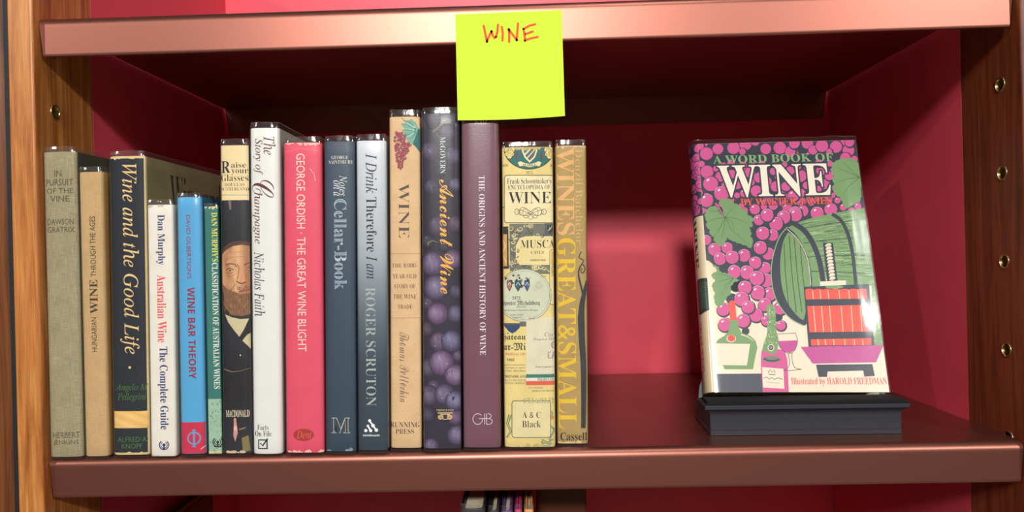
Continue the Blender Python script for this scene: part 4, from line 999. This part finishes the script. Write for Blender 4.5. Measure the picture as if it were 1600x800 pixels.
for _ in range(110):
    y = r.uniform(110, 590); x = r.uniform(436, 500); p.stroke(A_([(x, y), (x+20, y-6+r.uniform(-3, 3))]), 0.6, r.choice([(190, 212, 166), (60, 84, 66), (60, 84, 66)]), LV+0.03, 0.3)
for L, w in (([(150, 122), (190, 150), (222, 195), (248, 260), (262, 330), (268, 372)], 8), ([(300, 86), (335, 112), (362, 165), (380, 240), (390, 330), (394, 372)], 5.5)): p.stroke(smooth(A_(L)), w, NV, LV+0.038)
hd = [(125, 138), (95, 175), (72, 240), (62, 310), (70, 385), (95, 445), (138, 495), (188, 522), (206, 500), (219, 440), (222, 360), (212, 280), (187, 213), (155, 162)]
p.poly(smooth(A_(hd+hd[:1]))[:-1], NV, LV+0.044); p.stroke(smooth(A_(hd[:8])), 1.4, (150, 184, 132), LV+0.05)
p.poly(smooth(A_([(128, 158), (110, 192), (99, 250), (98, 320), (109, 390), (136, 450), (184, 500), (196, 470), (212, 430), (216, 355), (206, 280), (181, 215), (152, 172), (128, 158)]))[:-1], GN, LV+0.05)
for L in ([(112, 200), (130, 440)], [(132, 170), (160, 470)], [(152, 180), (182, 470)], [(176, 210), (200, 440)]): p.stroke(A_([L[0], ((L[0][0]+L[1][0])/2-3, (L[0][1]+L[1][1])/2), L[1]]), 1.1, (48, 62, 62), LV+0.056)
p.stroke(smooth(A_([(125, 146), (160, 178), (188, 222), (208, 280), (217, 365)])), 1.0, CM, LV+0.058)
# screw and press
s0 = LV+0.064
p.rect(*C_([(140, 60)])[0], *C_([(212, 250)])[0], NV, s0-0.004)
for k in range(11):
    x, y = C_([(166+k*2.0, 72+k*16)])[0]; p.ell(x, y, 5.0, 3.0, CM, s0+0.001*k, 14, -0.35); p.stroke([(x-4, y+2), (x+4.5, y+1)], 0.7, NV, s0+0.013)
p.poly(C_([(126, 246), (252, 240), (252, 262), (128, 268)]), CM, s0+0.016)
p.poly(C_([(48, 272), (362, 258), (376, 400), (388, 556), (72, 562), (60, 420)]), NV, s0)
p.ell(*C_([(195, 272)])[0], 14, 3, GN, s0+0.002)
s1 = s0+0.006
def slats(y0, y1, xa0, xb0, xa1, xb1, xs, scal=False):
    p.poly(C_([(xa0, y0), (xb0, y0-6), (xb1, y1-4), (xa1, y1)]), RD, s1)
    for a in xs: p.stroke(C_([(xa0+a*(xb0-xa0), y0), (xa1+a*(xb1-xa1), y1-2)]), 1.0, CM, s1+0.004)
    if scal:
        for k in range(7): p.ell(*C_([(xa0+(k+.5)*(xb0-xa0)/7, y0)])[0], (xb0-xa0)/7/6.3, 2.4, RD, s1+0.001, 14)
slats(288, 332, 55, 350, 60, 354, (.12, .24, .37, .55, .71, .86), True); slats(364, 490, 65, 362, 76, 370, (.1, .23, .36, .55, .71, .86)); slats(524, 554, 82, 372, 84, 374, (.12, .24, .38, .56, .72, .86))
p.poly(C_([(34, 560), (432, 552), (396, 634), (92, 640)]), MG, s1+0.008); p.poly(C_([(108, 646), (378, 643), (390, 700), (340, 703), (335, 674), (163, 678), (160, 704), (120, 704)]), NV, s1+0.008)
# green flask
t0 = LV+0.04
p.poly(B_([(203, 318), (252, 318), (258, 370), (275, 400), (330, 420), (362, 450), (374, 492), (358, 560), (346, 627), (168, 627), (158, 602), (308, 604), (328, 470), (114, 466), (124, 445), (165, 420), (193, 392), (200, 350)]), GN, t0)
p.poly(B_([(114, 466), (328, 470), (308, 604), (118, 602)]), CM, t0); p.poly(B_([(196, 206), (210, 198), (234, 201), (242, 300), (250, 320), (203, 322)]), RD, t0+0.004)
p.ell(*B_([(210, 436)])[0], 7.4, 5.8, CM, t0+0.003); p.ell(*B_([(211, 434)])[0], 6.2, 5.2, RD, t0+0.006); p.stroke(B_([(272, 410), (315, 426), (350, 452)]), 1.8, CM, t0+0.004, 0.6)
p.poly(B_([(104, 657), (405, 655), (409, 784), (104, 786)]), (66, 70, 84), t0)
# sparkling wine bottle and glass
p.poly(B_([(400, 512), (420, 500), (540, 505), (560, 565), (566, 680), (570, 786), (408, 786), (396, 612), (396, 556)]), PK, t0+0.002)
p.poly(B_([(428, 240), (440, 222), (470, 222), (482, 245), (490, 270), (488, 305), (494, 400), (506, 462), (500, 505), (470, 540), (440, 522), (402, 512), (412, 470), (432, 420), (440, 310), (432, 275)]), GN, t0+0.006)
for _ in range(130):
    y = r.uniform(230, 495); x = 462+r.uniform(-1, 1)*(20+max(0, (y-310))*0.13); p.stroke(B_([(x, y), (x+r.uniform(-7, 7), y+r.uniform(-7, 7))]), 0.7, r.choice([CM, CM, (66, 96, 66)]), t0+0.01)
p.ell(*B_([(458, 493)])[0], 5.2, 5.4, CM, t0+0.012); p.ell(*B_([(458, 493)])[0], 3.9, 4.1, NV, t0+0.014); p.ell(*B_([(458, 493)])[0], 2.2, 2.4, (150, 150, 150), t0+0.016)
p.ell(*B_([(462, 566)])[0], 14, 5, (120, 128, 112), t0+0.01); p.stroke(B_([(412, 560), (440, 574), (480, 576), (512, 566)]), 2.2, NV, t0+0.014)
p.poly(B_([(403, 614), (536, 626), (542, 750), (408, 742)]), CM, t0+0.012)
for L in ([(440, 650), (452, 630), (466, 646), (476, 632), (484, 652)], [(444, 660), (486, 662)], [(412, 684), (430, 676), (446, 690), (462, 680), (480, 692), (500, 682), (532, 690)]): p.stroke(B_(L), 1.1, (70, 110, 74), t0+0.016)
for k in range(7): p.stroke(B_([(430+k*12, 706+k), (436+k*12, 712+k)]), 0.7, (110, 140, 110), t0+0.016)
g1 = t0+0.012
p.poly(B_([(505, 452), (622, 447), (622, 478), (606, 508), (578, 526), (545, 518), (518, 492)]), MG, g1)
p.stroke(B_([(500, 408), (612, 402), (624, 440), (623, 465), (612, 502), (598, 520), (580, 529), (562, 528), (545, 520), (515, 490), (505, 465), (502, 440)]), 0.7, NV, g1+0.004, closed=True)
for L in ([(566, 528), (572, 560), (574, 596), (560, 622), (536, 636)], [(590, 526), (590, 560), (598, 600), (616, 622), (650, 628)], [(536, 636), (580, 636), (650, 628)]): p.stroke(smooth(B_(L)), 0.7, NV, g1+0.004)
# lettering
w0 = LV+0.07
p.text('A WORD BOOK OF', 'B', 1113.8, 241.3, 1302, 254, (140, 180, 120), rot=0, lift=w0)
p.text('WINE', 'B', 1122, 257.3, 1297, 307.5, NV, rot=0, off=0.035, inset=1, lift=w0-0.01); p.text('WINE', 'B', 1122, 257.3, 1297, 307.5, (246, 236, 216), rot=0, lift=w0+0.004)
p.text('BY WALTER JAMES', 'B', 1157, 309.3, 1299.5, 321.3, NV, rot=0, off=0.05, inset=1, lift=w0-0.01); p.text('BY WALTER JAMES', 'B', 1157, 309.3, 1299.5, 321.3, (244, 92, 62), rot=0, lift=w0+0.004)
p.text('Illustrated by HAROLD FREEDMAN', 'B', 1236.5, 590, 1386, 603.5, (240, 96, 92), rot=0, off=-0.008, lift=w0)
# spine of the face-out book: u runs from the back edge (0) to the front fold (T)
def sps(u, v, l):
    a = math.pi*min(1, max(0, u/T)); x, y = sp(a); n_ = Vector((-math.sin(a)*T*.5, math.cos(a)*BU*1.0, 0)).normalized(); return Vector((x, y, v))+n_*l
q = Print(bm, sps, lambda a, c: (a, c), (0.1, T-0.05, Z0+.1, Z1-.1), [T*k/NS for k in range(1, NS)])
q.rect(0, 216.3, T, 146, NV, 0.04, 2)
r = random.Random(21)
for k in range(34):
    u = r.uniform(7, 22.5); v = r.uniform(148, 214); rr = r.uniform(2.6, 4.4); q.ell(u, v, rr+.6, rr+.6, NV, 0.05+k*.001, 18); q.ell(u, v, rr, rr, PK, 0.0505+k*.001, 18)
q.text('A WORD BOOK OF', 'B', 2.5, 206, 7.5, 150, (196, 186, 160), lift=0.1)
q.text('WINE', 'B', 7, 144, 15.5, 102, NV, lift=0.1)
q.poly([(5, 90), (14, 93), (22.9, 92), (22.9, 66), (14, 63), (6, 66), (3, 78)], (40, 58, 52), 0.06)
for k in range(16): q.stroke([(6, 88-k*1.4), (14, 89-k*1.4), (22, 88.5-k*1.4)], 0.35, (96, 120, 100), 0.07)
q.text('WALTER', 'B', 7, 57, 14.5, 16, (222, 120, 112), lift=0.1); q.text('JAMES', 'B', 7, 9, 10.5, 3, K, rot=0, lift=0.1)
link('dust_jacket', bm, M['gloss'], db, smooth=40, recalc=False)
bm = bmesh.new(); box(bm, -1.5, W-3, 2.9, T-2.9, 3.2, H-3.2, 0.3, 1); link('page_block', bm, M['pages'], db)
# clear cover on the face-out book, swollen a little towards the fore edge
bm = bmesh.new(); rows = []; r = random.Random(17)
def filmpath():
    out = [(W+0.6, T+0.5), (W*.6, T+0.5), (1, T+0.5)]
    out += [(sp(math.pi*k/NS)[0]-0.5*math.sin(math.pi*k/NS), T/2+(T/2+0.6)*math.cos(math.pi*k/NS)) for k in range(NS+1)]
    for k in range(1, 41):
        f = k/40; out.append((W*f+0.8*(f > .99), -0.6-0.25*math.sin(f*3.1)-0.5*math.exp(-((f-0.05)/0.03)**2)))
    out.append((W+1.2, 1.2))
    return out
fp = filmpath()
def swell(x, y, v):
    if y > 0.5 or x < 1: return 0.0
    t = max(0, min(1, (v-26)/48)); return -1.7*math.exp(-((x/W-0.875)/0.085)**2)*t*t*(3-2*t)
vv = [0.2, 4, 14, 26, 34, 42, 50, 58, 66, 74, H*.45, H*.6, H*.8, H-4, H+.4, H+2.2, H+3.2]
for j, v in enumerate(vv):
    rows.append([bm.verts.new((x, y+swell(x, y, v)+(0.25*math.sin(v*.03+x*.06) if y < 0.5 and x > 3 else 0)+(0.7 if v > H+3 and y < 0 else 0), v+(0.3*math.sin(k*.9) if v > H else 0))) for k, (x, y) in enumerate(fp)])
for a, c in zip(rows, rows[1:]):
    for k in range(len(fp)-1): bm.faces.new((a[k], a[k+1], c[k+1], c[k]))
tube(bm, [v.co.copy() for v in rows[-1]], 0.25, 6)
link('plastic_sleeve', bm, M['smooth_film'], db, smooth=60, recalc=False)
